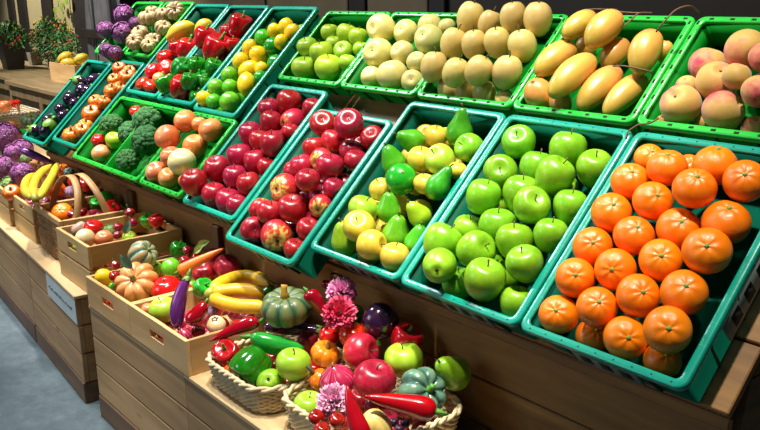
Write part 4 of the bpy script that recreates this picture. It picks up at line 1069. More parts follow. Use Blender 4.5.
# mangoes
for a, c, r, d, lk in (((585, 48), (621, 13), 15, .03, 'orange mango lying on top of the heap'), ((529, 78), (572, 46), 13.5, .01, 'golden mango beside the tan pears'), ((547, 97), (596, 54), 14.5, .012, 'golden mango second from the tan pears'),
                       ((573, 113), (619, 70), 14.5, .012, 'orange mango in the middle of the front'), ((600, 117), (647, 76), 13, .0, 'golden mango in the front corner beside the peaches'), ((634, 75), (656, 29), 15.5, .012, 'upright golden mango beside the peaches'),
                       ((603, 70), (628, 40), 13, .0, 'golden mango behind the middle one'), ((561, 42), (596, 17), 11.5, .0, 'orange mango half hidden behind the topmost one')):
    SL('mango', 'mango', a, c, r, -.25, d, lk)
S('mango', 'lemon', 533, 96, 14.5, (-.5, .6), look='round yellow mango seen end on', lab='round yellow mango seen end on in the front corner of the mango crate')
IT[-1]['kd'] = 'mango_end'
S('mango', 'mango_end', 562, 104, 11, (-.4, .5), d=-.025, lab='round yellow mango almost hidden under the front mangoes', deep=True)
S('mango', 'mango_end', 585, 50, 10, (-.2, .9), d=-.03, lab='yellow mango almost hidden below the topmost mango', deep=True)
S('mango', 'mango_end', 664, 52, 9, (0, .9), d=-.03, lab='small yellow mango deep in the shaded back corner of the mango crate', deep=True)
# peaches
for px, py, r, ax in ((681, 109, 20, (-.6, .45)), (722, 113, 21, (.6, .4)), (708, 66, 18.5, (.2, .9)), (746, 50, 20.5, (.1, -.5)), (714, 84, 20, (-.05, .55)), (736, 79, 14, (.2, .9)), (757, 91, 16, (.6, .5)), (686.5, 87, 11, (-.4, .8)), (764, 57, 15, (.3, .8))):
    S('peach', 'peach', px, py, r, ax, d=.01)
for px, py, r in ((661, 119, 9), (699, 121, 9), (751, 127, 13)): S('peach', 'peach', px, py, r, (0, .8), d=-.035, deep=True)
# limes and lemons
for kd, px, py, r, ax in (('lemon', 286, 27, 7.5, (.2, .9)), ('lemon', 274, 31, 6.5, (0, .9)), ('lemon', 292.6, 33, 8, (.4, .7)), ('lemon', 281, 42, 6.5, (.2, .9)), ('lime', 263, 37.6, 8, (.2, .9)), ('lime_dark', 272.6, 46.6, 8.5, (.1, .9)), ('lime_dark', 274.7, 64, 8, (.2, .9)),
                          ('lemon', 259, 55, 8.5, (-.6, .5)), ('lemon', 250, 47.5, 7.5, (.5, .6)), ('lemon', 241, 61.4, 8, (.3, .8)), ('lemon_long', 249, 70, 8.5, (.8, .4)), ('lemon', 263, 69, 6.5, (0, .9)), ('lemon_long', 247, 84, 8.8, (.05, -.95)), ('lime', 229.4, 75, 8, (.3, .9)),
                          ('lime', 216, 87, 8, (-.2, .9)), ('lime', 230, 87, 7.5, (.1, .9)), ('lemon', 203, 100, 7.2, (-.7, .5)), ('lime', 214, 101.5, 7.5, (.2, .9)), ('lime', 230, 102, 10, (-.2, .9)), ('lime_dark', 260.6, 78, 7, (.2, .9))):
    S('lime', kd, px, py, r, ax)
# bell peppers
for kd, px, py, r, ax, lk in (('bell_red', 240, 26, 11, (.35, .85), 'dark red bell pepper standing highest at the back'), ('bell_red', 229, 32, 8, (-.1, .9), 'red bell pepper half hidden behind the highest one'), ('bell_red', 233, 45, 6.5, (.1, .9), 'red bell pepper low down beside the lemons'),
                              ('bell_red', 218, 49, 13.5, (.35, .8), 'broad red bell pepper in the middle of the crate'), ('bell_red', 205, 38, 10.5, (.25, .9), 'red bell pepper beside the yellow mangoes'), ('bell_green', 181.6, 68.5, 9.5, (.6, .6), 'green bell pepper closest to the tomatoes'),
                              ('bell_green', 197, 67, 9.5, (.15, .9), 'green bell pepper in the middle of the green ones'), ('bell_green', 213.7, 68.5, 8.5, (.4, .8), 'green bell pepper beside the limes'), ('bell_green', 204, 78, 7.5, (-.2, .8), 'small green bell pepper under two others'),
                              ('bell_green', 165, 87, 9, (-.3, .9), 'green bell pepper in the front corner beside the tomatoes'), ('bell_red', 179, 89, 11.5, (.2, .85), 'red bell pepper lying among the green ones at the front'), ('bell_green', 194, 98, 8.5, (.2, .8), 'green bell pepper at the front rim'),
                              ('bell_green', 190.5, 85, 8, (.2, .9), 'green bell pepper just behind the front red one'), ('bell_green', 203, 87.5, 7, (.1, .9), 'small green bell pepper beside the lemon')):
    S('pepper', kd, px, py, r, ax, lab=lk + ' in the bell pepper crate')
SL('tomato', 'mango_yellow', (166, 40), (195, 24), 8.5, 0, .01, lab='long yellow mango lying above the red bell peppers near the cream pumpkins')
SL('tomato', 'mango_yellow', (195, 34), (212, 21), 7, 0, 0, lab='second yellow mango lying behind the red bell peppers')
for kd, px, py, r, ax, lk in (('bell_red', 188.6, 50, 11, (.2, .9), 'red bell pepper just below the long yellow mango'), ('bell_red', 177, 48.5, 7, (-.2, .9), 'red bell pepper tucked under the tip of the long yellow mango'), ('tomato', 166, 57, 8, (-.1, .8), 'tomato with green calyx highest in the tomato crate'),
                              ('tomato', 167, 68.5, 8.5, (0, .5), 'round tomato beside the green bell peppers'), ('tomato', 153.5, 71, 8, (-.3, .6), 'tomato beside the cream pumpkin crate'), ('tomato_peach', 159, 78.5, 6, (0, .9), 'small orange tomato between the red ones'),
                              ('tomato', 143, 84, 7, (-.5, .6), 'tomato in the front corner beside the small pumpkins'), ('tomato', 151.5, 87.5, 7.5, (.2, .7), 'tomato at the front rim of the tomato crate')):
    S('tomato', kd, px, py, r, ax, lab=lk)
# broccoli crate
for kd, px, py, r, ax, lk in (('broccoli', 152.8, 114, 13.5, (-.35, .75), 'big broccoli head highest in the green crate'), ('broccoli', 146, 139, 13.5, (-.2, .5), 'big broccoli head in front of the highest one'), ('broccoli', 130.5, 133, 11.5, (-.3, .6), 'broccoli head against the crate divider'),
                              ('broccoli', 128.5, 160, 11, (-.2, .5), 'broccoli head low in the front of its compartment'), ('broccoli', 111, 124, 10.5, (-.15, .93), 'upright broccoli with a pale stalk beside the small pumpkins'),
                              ('tomato', 98.4, 140, 6.2, (0, .8), 'small tomato below the upright broccoli'), ('tomato_peach', 101.5, 153, 8.5, (-.2, .7), 'red and yellow tomato at the front of the broccoli crate'), ('apple_lime', 113, 141, 7.5, (.2, .8), 'yellow-green apple below the upright broccoli'), ('tomato', 138, 109, 6, (0, .8), 'tomato peeping out behind the highest broccoli')):
    S('broccoli', kd, px, py, r, ax, lab=lk, d=-.012)
for kd, px, py, r, ax, lk in (('tomato_peach', 183.7, 121, 11.5, (-.2, .8), 'peach-coloured tomato at the back beside the broccoli'), ('tomato_peach', 172, 134, 12.5, (-.5, .6), 'large peach-coloured tomato resting on the broccoli side'), ('tomato_peach', 211, 129.5, 12, (-.3, .8), 'peach-coloured tomato at the back beside the dark red apples'),
                              ('tomato_peach', 195, 146, 12, (.1, .8), 'peach-coloured tomato above the cream one'), ('tomato_pale', 182, 162, 13.5, (.1, .7), 'single cream tomato among the peach-coloured ones'), ('tomato_peach', 171, 155, 10.5, (-.2, .8), 'orange tomato half hidden behind the cream one'),
                              ('tomato_peach', 154.4, 175, 11, (-.3, .6), 'orange tomato in the front corner beside the broccoli'), ('tomato_peach', 168, 179.5, 10.5, (.2, .7), 'orange tomato at the front rim of its green crate'), ('tomato_peach', 199, 124, 7.5, (0, .9), 'small peach-coloured tomato between the two at the back'), ('tomato_peach', 186, 181, 7.5, (.2, .9), 'orange tomato half hidden at the front beside the dark red apples')):
    S('peachtom', kd, px, py, r, ax, lab=lk)
# small pumpkins
for px, py, r, ax in ((122, 65.5, 6.5, (0, .7)), (134, 67, 6.5, (.2, .7)), (115, 79, 6.5, (-.2, .6)), (127, 77, 8, (.1, .7)), (113, 91, 8, (0, .8)), (95.6, 101, 6.5, (-.2, .7)), (104.5, 102, 7, (.2, .8)), (92, 114, 9, (0, .7)), (72, 136, 9, (-.1, .8)), (82, 130, 7.5, (.2, .7)), (86, 124.5, 6.5, (.2, .8)), (121, 87, 6.5, (.3, .7))):
    S('pumpkin', 'pumpkin_small', px, py, r, ax)
# aubergines
for px, py, r, ax in ((94, 80, 6, (.3, .7)), (81.6, 90, 6.2, (-.3, .7)), (88, 90.5, 5.5, (.2, .7)), (69.3, 98, 5.8, (-.2, .7)), (75, 103, 5, (.2, .7)), (60, 108.5, 5, (-.2, .6)), (63, 116, 5.5, (.2, .7)), (48, 119.5, 5, (.1, .7))):
    S('aubergine', 'egg_round', px, py, r, (ax[0], ax[1], -1))
SL('aubergine', 'egg_green', (88, 84), (72, 79), 5.5, 0, .0, 'green-capped aubergine lying at the top')
SL('aubergine', 'egg_green', (43, 137), (54, 119), 7.5, 0, .01, 'large green-capped aubergine leaning on the front corner')
SL('aubergine', 'egg_green', (40, 134), (29, 127), 6, 0, .0, 'green-capped aubergine lying along the front rim')
# cabbages and cream pumpkins at the top
for px, py, r, lk in ((105.6, 30, 8.8, 'red cabbage hanging over the counter side of its crate'), (124, 15, 10, 'topmost red cabbage of the pile'), (123, 33, 11, 'large red cabbage in front of the topmost one'), (106.5, 50, 7.2, 'smaller red cabbage in the front corner by the counter'), (115.5, 53, 7.2, 'smaller red cabbage at the front beside the cream pumpkins'), (135, 23, 6, 'red cabbage half hidden behind the cream pumpkins')):
    S('cabbage', 'cabbage', px, py, r, (.2, .5), lab=lk, d=.02)
for px, py, r, ax in ((147.4, 19, 9.5, (0, .9)), (162.6, 14.5, 8, (.1, .8)), (175.3, 11, 9.5, (.1, .3)), (163.5, 28, 8.5, (.3, .7)), (139.3, 34, 9.5, (-.3, .7)), (153, 42, 9, (.3, .6)), (131, 46, 8.5, (-.1, .4)), (144.5, 51, 7.5, (.2, .6)), (152, 11, 6.5, (0, .9))):
    S('cream', 'pumpkin_white', px, py, r, ax, d=.015)

# ------------------------------------------------------------------ the boxes in front, on the level
def Lv(kd, px, py, r, z, ax, lab, spin=None, sq=1.0, grp=None):
    IT.append(dict(cr=None, kd=kd, px=px, py=py, r=r, ax=ax, z=z, lab=lab, spin=spin, plane='level', sq=sq, d=0, deep=False, look=None, grp=grp))
def LL(kd, a, c, r, z, lab, tw=0.0, spin=None, dy=0):
    L2 = math.hypot(c[0] - a[0], c[1] - a[1])
    IT.append(dict(cr=None, kd=kd, px=(a[0] + c[0]) / 2, py=(a[1] + c[1]) / 2 + dy, r=r, hl=L2 / 2, dir=((c[0] - a[0]) / L2, -(c[1] - a[1]) / L2), tw=tw, z=z, lab=lab, spin=spin, plane='level', ax=None, sq=1.0, d=0, deep=False, look=None))
zA = RZ
# crate of the salmon pumpkin
Lv('pumpkin_salmon', 136.8, 283, 21, zA + .005, (-.1, .45), 'ribbed orange pumpkin in the pine crate below the cherries')
Lv('squash_pale', 143, 255, 14, zA + .035, (.75, .55), 'ribbed green and buff squash lying behind the orange pumpkin')
Lv('leaf_grey', 125.5, 261.5, 9.5, zA + .1, (-.5, .75), 'round grey-green leaf lying on the green and buff squash')
Lv('lemon', 104, 277.5, 8, zA - .005, (-.5, .6), 'yellow lemon in the corner beside the orange pumpkin')
Lv('lime', 112.5, 287, 4, zA - .02, (.2, .7), 'tiny lime between the lemon and the orange pumpkin')
Lv('cherry', 115.4, 265.4, 4.6, zA + .02, (-.2, .8), 'cherry under the grey-green leaf by the green and buff squash')
Lv('cherry', 114.3, 276, 5.2, zA + .015, (.2, .7), 'cherry between the lemon and the orange pumpkin')
Lv('apple_lime', 155, 269, 7, zA - .01, (.1, .9), 'small yellow-green apple peeping out behind the orange pumpkin')
# crate of bananas and aubergine
Lv('tomato', 167, 289.6, 14.5, zA + .012, (-.15, .85), 'large red tomato beside the orange pumpkin')
Lv('apple_lime', 163.3, 310, 13.5, zA + .0, (-.2, .9), 'yellow-green apple in the corner in front of the large tomato')
Lv('lime', 171, 268, 9.5, zA + .0, (.1, .8), 'bright green lime just behind the large red tomato')
Lv('bell_green', 177.7, 249.5, 7.5, zA + .035, (.35, .85), 'dark green bell pepper standing beside the tall pine crate')
Lv('cherry', 187, 250.5, 4.4, zA + .04, (0, .8), 'upper cherry beside the dark green bell pepper')
Lv('cherry', 185, 261, 5.4, zA + .02, (.2, .7), 'lower cherry between the bright lime and the carrot')
Lv('cherry', 196, 258, 4.8, zA + .02, (.2, .7), 'cherry under the light green leaves behind the carrot')
LL('carrot', (225, 247.5), (178, 272), 6.4, zA + .065, 'orange carrot lying across the red apples')
Lv('leaf_light', 198, 249, 8, zA + .09, (.6, .45), 'veined light green leaf above the carrot')
Lv('leaf_light', 203, 243, 8, zA + .09, (.75, .2), 'light green leaf pointing towards the red apple crate')
Lv('apple_red', 207, 273.7, 11.5, zA + .0, (-.2, .9), 'red apple between the carrot and the bananas')
Lv('apple_red', 227.5, 267, 12.5, zA + .01, (.2, .85), 'pinkish red apple behind the top banana')
Lv('apple_deep', 222, 257, 8, zA + .01, (.2, .85), 'dark red apple behind the tip of the carrot')
Lv('apple_deep', 240, 262, 8, zA + .0, (.2, .85), 'dark red apple in the shade under the red apple crate')
LL('egg_long', (174.5, 329), (186, 275), 8, zA + .055, 'long purple aubergine leaning over the crate', spin=PI)
Lv('bell_bright', 202.6, 288.6, 9.5, zA + .0, (.5, .6), 'bright green pepper between the aubergine and the bananas')
LL('chili_blunt', (188, 325), (207, 303), 9, zA + .03, 'stubby red pepper in front of the long purple aubergine')
Lv('mangosteen', 216, 324.5, 9.5, zA + .0, (-.05, .8), 'cream round fruit with a dark calyx in the crate corner')
Lv('onion', 184, 334, 8, zA - .01, (-.3, .8), 'red onion in the front corner below the purple aubergine')
Lv('apple_deep', 197, 333, 6.5, zA - .015, (.2, .9), 'small dark red apple low in the crate corner')
Lv('onion_purple', 213, 311, 6, zA - .01, (.2, .8), 'purple onion just below the banana tips')
Lv('tomato_peach', 147.5, 309, 6, zA - .012, (0, .9), 'small orange tomato behind the corner apple')
LL('chili', (208, 341), (259, 320), 7.2, zA + .03, 'long red chilli pointing over the basket of green peppers', spin=PI)
LL('pear_greenL', (262, 304), (275, 285), 9, zA + .02, 'narrow bright green pear behind the striped squash')
Lv('squash_green', 286.5, 307, 24.5, zA + .075, (-.08, .88), 'striped green squash with a yellow stem behind the peppers')
LL('egg_dark', (263, 327), (330, 331), 7, zA + .0, 'dark aubergine with green tip lying under the striped squash', spin=PI / 2)
# first willow basket
B1 = ZT + .058
LL('green_long', (304, 351), (249, 338), 10.5, B1 + .035, 'long bright green pepper lying above the green bell pepper')
Lv('bell_green', 250, 366.5, 18.5, B1 + .015, (-.6, -.68), 'large dark green bell pepper with its stem over the basket rim')
Lv('bell_red', 227, 354, 13, B1 + .01, (-.1, .6), 'lumpy red pepper at the edge of the smaller willow basket')
Lv('persimmon', 229, 369, 5, B1 - .015, (0, .9), 'small orange fruit under the lumpy red pepper')
Lv('apple_lime', 293, 365, 16.5, B1 + .035, (.1, .9), 'plain yellow-green apple between the two willow baskets')
Lv('apple_green', 271, 382, 13.5, B1 - .004, (-.05, -.35), 'green apple showing its dark blossom end at the basket rim')
IT[-1]['ax'] = (.05, -.4, -1)
# back of the second basket and the heap behind it
LL('chili', (327, 318), (308, 290), 8, zA + .1, 'red chilli standing behind the carnations beside the striped squash')
Lv('cherry', 331, 283, 4.6, zA + .06, (.1, .8), 'single cherry behind the pink carnation')
Lv('carn_pink', 341.7, 293, 14.5, zA + .12, (.1, .75), 'pink carnation highest in the heap')
Lv('carn_red', 339.6, 313, 16.5, zA + .095, (-.1, .5), 'rose-red carnation just in front of the pink one')
Lv('bell_bright', 361.6, 313, 9.5, zA + .02, (.3, .75), 'small bright green pepper beside the rose-red carnation')
Lv('egg_round', 384.5, 321, 17, zA + .055, (0, -.1, -1), 'very large dark round aubergine under the apple crates')
Lv('tomato', 329, 335, 10, zA + .03, (.1, .8), 'red tomato under the rose-red carnation')
Lv('tomato', 354, 335, 14, zA + .045, (.1, .9), 'large red tomato behind the dark red apple of the basket')
Lv('apple_deep', 307, 343, 10, zA - .01, (.1, .9), 'dark red apple in the shade under the dark aubergine')
Lv('pumpkin_small', 325, 353.5, 14, zA + .005, (.35, .8), 'small ribbed orange pumpkin at the back of the larger basket')
Lv('apple_red', 360.5, 352, 18, zA + .035, (.85, .2), 'dark red apple with yellow blossom end beside the small pumpkin')
Lv('apple_red', 373.7, 380, 20, zA + .012, (.2, .85), 'big red apple in the middle of the larger willow basket')
Lv('persimmon', 320, 379, 10.5, zA - .002, (-.65, .7), 'orange persimmon with thick dark stem at the basket edge')
Lv('onion', 338, 381, 17, zA - .005, (-.2, .85), 'large red onion behind the pale carnation')
Lv('carn_pale', 334, 402, 17.5, zA + .02, (-.15, .55), 'pale pink carnation between the cherries and the chilli')
LL('chili', (345, 386), (364, 440), 9.5, zA + .045, 'red chilli pointing up beside the pale pink carnation', tw=.2)
LL('chili', (364, 396), (437, 411), 11.5, zA + .04, 'red chilli lying across the front of the larger basket', spin=PI / 2)
Lv('apple_lime', 305, 408, 15, zA - .015, (.1, .9), 'yellow-green apple against the near end of the larger basket')
Lv('cherry', 317, 417, 8, zA + .005, (.1, .8), 'large cherry beside the yellow-green apple in the basket')
Lv('cherry', 337, 420.5, 7.8, zA + .005, (.2, .8), 'large cherry below the pale pink carnation')
Lv('cherry', 322, 430, 8.2, zA - .002, (.1, .8), 'lowest large cherry at the edge of the picture')
Lv('apple_lime', 404.4, 360.5, 18, zA + .02, (-.1, .95), 'smooth yellow-green apple behind the grey-green squash')
Lv('bell_red', 416, 331, 15, zA + .035, (.3, .85), 'dark red pepper in the shade beside the very large aubergine')
Lv('bell_orange', 424, 358, 9, zA - .005, (.1, .9), 'orange pepper in the shade behind the smooth yellow-green apple')
Lv('squash_teal', 424, 391, 24.5, zA + .01, (.5, .35), 'knobbly grey-green squash at the end of the larger basket')
Lv('pear_fat', 452, 371, 17.5, zA + .025, (-.55, .55), 'yellow-green pear resting against the plank wall')
Lv('cherry', 431, 370, 4.4, zA + .01, (0, .8), 'small cherry between the grey-green squash and the pear')
LL('gourd_yellow', (366, 412), (392, 440), 14, zA - .002, 'pale yellow gourd under the lying red chilli')
for q, (x, y) in enumerate(((392, 424), (399, 429), (405, 424))): Lv('berry', x, y, 4.5, zA - .004, (0, .9), ('dark berry touching the pale yellow gourd', 'dark berry between its two neighbours under the chilli', 'dark berry nearest the grey-green squash')[q])
Lv('leaf_green', 378.5, 343, 4.5, zA + .06, (-.3, .7), 'small green leaf between the red tomato and the large aubergine')
# tall crate with cherries
zC = ZT + .147
Lv('potato', 80, 230.5, 7.5, zC - .012, (.5, .7), 'long pinkish potato in the corner of the tall pine crate')
Lv('tomato_pale', 85.3, 238.5, 9.5, zC - .012, (-.2, .8), 'cream tomato in the near corner of the tall pine crate')
Lv('tomato', 93.5, 228, 9, zC - .002, (.1, .8), 'red tomato behind the cream one in the tall pine crate')
Lv('tomato_peach', 104, 238.5, 8.5, zC - .014, (.1, .7), 'peach and yellow tomato beside the cream one')
Lv('cabbage_green', 110, 231, 7, zC - .01, (.1, .7), 'small pale green cabbage beside the cherries')
Lv('cherry', 118.3, 227.5, 4.8, zC + .02, (.1, .8), 'cherry in front of the dark leaf in the tall crate')
Lv('cherry', 130, 213, 5, zC + .055, (-.2, .8), 'topmost cherry above the dark leaf')
Lv('cherry', 132.3, 223, 4.5, zC + .03, (-.3, .7), 'cherry behind the dark leaf')
Lv('cherry', 117.5, 235, 4.2, zC + .0, (0, .8), 'lowest cherry by the small pale green cabbage')
Lv('leaf_grey', 127, 227, 7.5, zC + .035, (.35, .9), 'dark grey-green leaf hanging between the cherries')
Lv('bell_bright', 148.5, 221, 7.2, zC - .0, (-.2, .8), 'bright green pepper at the far end of the tall pine crate')
Lv('tomato', 158.6, 220, 7.4, zC + .0, (.1, .8), 'red tomato at the far end of the tall pine crate')
# hooped basket
zH = ZT + .147
Lv('orange', 61.4, 214, 10.5, zH - .015, (0, .5), 'orange tangerine inside the hooped basket')
for q, (x, y, r, dz) in enumerate(((72.3, 214.4, 4.6, 0), (76, 219, 4.2, 0), (82.6, 212, 4.1, -.006), (94, 213.6, 4.6, 0), (101.8, 214.6, 4.2, -.006), (112, 204.7, 4.6, -.006))):
    Lv('cherry', x, y, r, zH - .012 + dz, (.1, .8), ('cherry touching the tangerine in the hooped basket', 'cherry below the one touching the tangerine', 'cherry between the two basket hoops', 'cherry between the second hoop and the red pepper', 'cherry just in front of the lumpy red fruit', 'cherry behind the lumpy red fruit of the hooped basket')[q])
Lv('bell_red', 117.8, 209.5, 8.5, zH - .01, (.5, .6), 'lumpy red fruit in the far corner of the hooped basket')
LL('green_long', (98, 200), (117, 195), 6.5, zH + .0, 'dark green long pepper at the back of the hooped basket')
Lv('bell_bright', 97.5, 205, 6, zH - .006, (.2, .8), 'small green pepper between hoop and long green pepper')
# banana crate and behind
zB = ZT + .126
LL('bell_orangeL', (49, 196), (63, 182), 7.8, zB + .02, 'long orange pepper beside the bunch of bananas')
Lv('pumpkin_salmon', 41, 166, 9.5, zB + .035, (.1, .7), 'small salmon pumpkin just behind the bunch of bananas')
Lv('tomato', 98.6, 182, 7.8, zB + .03, (.1, .8), 'tomato behind the handle of the hooped basket')
Lv('onion_purple', 71.5, 191.5, 6.2, zB + .01, (.1, .8), 'purple and white onion between the basket hoops')
Lv('tomato', 75, 181, 6, zB + .035, (0, .8), 'small red tomato behind the first hoop')
Lv('bell_orange', 67.5, 170.5, 6, zB + .045, (0, .8), 'orange pepper behind the top of the basket hoop')
Lv('squash_teal', 74, 172, 5.5, zB + .045, (.1, .7), 'small grey-green squash seen through the basket hoop')
Lv('cherry', 105, 190.5, 4, zB + .02, (0, .8), 'cherry beside the tomato behind the hooped basket')
Lv('tomato_peach', 86, 183, 6.5, zB + .03, (0, .8), 'orange tomato seen between the hoops')
LL('egg_long', (24, 148), (59, 163), 4.3, zB + .075, 'long dark aubergine lying over the cabbages', spin=-PI / 2)
for x, y, r, z, lb in ((3, 168, 12, .5, 'red cabbage at the very edge of the picture'), (22, 174, 11.5, .5, 'red cabbage with crinkled leaves beside the bananas'), (13, 153, 9, .53, 'red cabbage behind the crinkled one'), (6, 137, 14, .51, 'large red cabbage below the far basket'), (21.5, 150.5, 11, .50, 'red cabbage under the long dark aubergine')):
    Lv('cabbage', x, y, r, z, (.1, .6), lb)
Lv('cabbage_green', 27, 159, 7, .505, (.2, .6), 'green cabbage between the red ones and the bananas')
Lv('cabbage_green', 4, 186, 9, .465, (0, .6), 'pale green cabbage at the edge of the furthest pine crate')
Lv('pumpkin_small', 11.5, 192.5, 8.5, .465, (.1, .7), 'small orange pumpkin in the furthest pine crate')
Lv('squash_green', 30.5, 120, 9, .52, (.1, .8), 'round green squash below the wooden counter')
Lv('pumpkin_small', 10, 127, 7, .5, (.1, .7), 'small orange pumpkin under the far basket')
Lv('bell_green', 21.4, 135, 5.5, .5, (.1, .8), 'small green bell pepper beside the teal crate of aubergines')
# ------------------------------------------------------------------ settle the heaps and place everything
KIND['mango_end'] = dict(KIND['mango'], ratio=1.25, name='mango')
KIND['pear_greenL'] = dict(KIND['pear_green'], zext=1.3)
KIND['bell_orangeL'] = dict(KIND['bell_orange'], zext=1.15)
RND = random.Random(11)
SCL = {None: 1.1, 'orange': 1.03, 'green': 1.06, 'tan': 1.03, 'pale': 1.05, 'mango': 1.05, 'peach': 1.04, 'pumpkin': 1.2, 'aubergine': 1.12, 'pepper': 1.14, 'tomato': 1.14, 'lime': 1.1, 'red': 1.08, 'deep': 1.1, 'broccoli': 1.15, 'cream': 1.1, 'cabbage': 1.1}
N0 = dict(aubergine=-.018, pumpkin=-.012, broccoli=-.012, peachtom=.0, topgreen=-.004, lime=-.004, pepper=-.004, tomato=-.004, peach=.0, mango=.0)
def axis_world(ax):
    ox, oy = ax[0], ax[1]; s = ax[2] if len(ax) > 2 else 1
    q = math.hypot(ox, oy)
    if q > .985: ox, oy = ox / q * .985, oy / q * .985
    z = math.sqrt(max(0, 1 - ox * ox - oy * oy))
    return CR * ox + CU * oy - CF * z * s
for it in IT:
    k = KIND[it['kd']]
    if it['plane'] == 'slope':
        c = CRATES[it['cr']]; t = on_slope_t(it['px'], it['py'], c['n'] + N0.get(it['cr'], .004) + it['d'])
    else: t = on_level_t(it['px'], it['py'], it['z'])
    d = ray(it['px'], it['py']); it['d_'] = d; it['p0'] = CAM + d * t; it['p'] = it['p0'].copy(); it['dn'] = d / np.linalg.norm(d)
    r = it['r'] * t / FPX * (1.0 if it['kd'].startswith('leaf') else SCL.get(it['cr'], 1.08)); it['rw'] = r
    if it.get('hl'):
        tw = it['tw']; hl = it['hl'] * t / FPX / math.sqrt(max(.1, 1 - tw * tw)) / k.get('zext', 1.0)
        w = math.sqrt(1 - tw * tw); za = CR * it['dir'][0] * w + CU * it['dir'][1] * w - CF * tw; sc = (r, r, hl)
    else:
        ax = it['ax'] or (RND.uniform(-.3, .3), .8)
        za = axis_world(ax); sc = (r, r, r * k['ratio']) if k['long'] else (r, r, r)
    za = za / np.linalg.norm(za)
    # sideways axis: across the view, then spun
    xa = np.cross(za, CF)
    if np.linalg.norm(xa) < .25: xa = CR - za * (CR @ za)
    xa /= np.linalg.norm(xa); ya = np.cross(za, xa)
    sp = it['spin'] if it['spin'] is not None else (0.0 if it.get('hl') else RND.uniform(0, 2 * PI))
    if it['kd'].startswith('leaf'): sp = RND.uniform(-.3, .3); ya_ = -CF - za * (-CF @ za); ya_ /= np.linalg.norm(ya_); ya = -ya_; xa = np.cross(ya, za)
    x2 = xa * math.cos(sp) + ya * math.sin(sp); y2 = -xa * math.sin(sp) + ya * math.cos(sp)
    it['M'] = np.array([x2 * sc[0], y2 * sc[1], za * sc[2]]).T
    it['pr'] = [(it['M'] @ np.array(q[:3]), q[3] * r) for q in k['prox']]
    it['R'] = max(np.linalg.norm(o) + q for o, q in it['pr'])
    it['soft'] = it['kd'].startswith('leaf')
n = len(IT); P0 = np.array([i['p0'] for i in IT])
pairs = []
for i in range(n):
    if IT[i]['soft']: continue
    for j in range(i + 1, n):
        if IT[j]['soft']: continue
        if np.linalg.norm(P0[i] - P0[j]) < (IT[i]['R'] + IT[j]['R']) * 1.15 + .03: pairs.append((i, j))
NRM = np.array([0, -SA, CA])
def bin_(loc, rz, L, D, z, t): 
    u = np.array([math.cos(rz), math.sin(rz), 0]); v = np.array([-math.sin(rz), math.cos(rz), 0]); return (np.array([loc[0], loc[1], 0.0]) + (u + v) * t, u, v, L - 2 * t, D - 2 * t, z)
def flat(b): b = list(b); b[0] = b[0] * np.array([1, 1, 0]); return b
BINS = [bin_((-.734, -.231), 0, .282, .28, RZ, .0105), bin_((-.4515, -.231), 0, .305, .28, RZ, .0105), bin_(bl(-.236, .024), BYAW + .05, .268, .282, ZT + .146, .0105), bin_(bl(-.885, .04), BYAW + .02, .272, .208, ZT + .125, .0105),
        bin_(bl(-1.21, .03), BYAW, .30, .20, ZT + .125, .0105), bin_(bl(-.578, .05), BYAW + .02, .272, .218, ZT + .146, .014), bin_((-.098, -.205), 0, .222, .215, ZT + .055, .0), bin_((.171, -.185), 0, .262, .225, ZT + .06, .0)]
BINS = [(b[0] * np.array([1, 1, 0]),) + b[1:] for b in BINS]
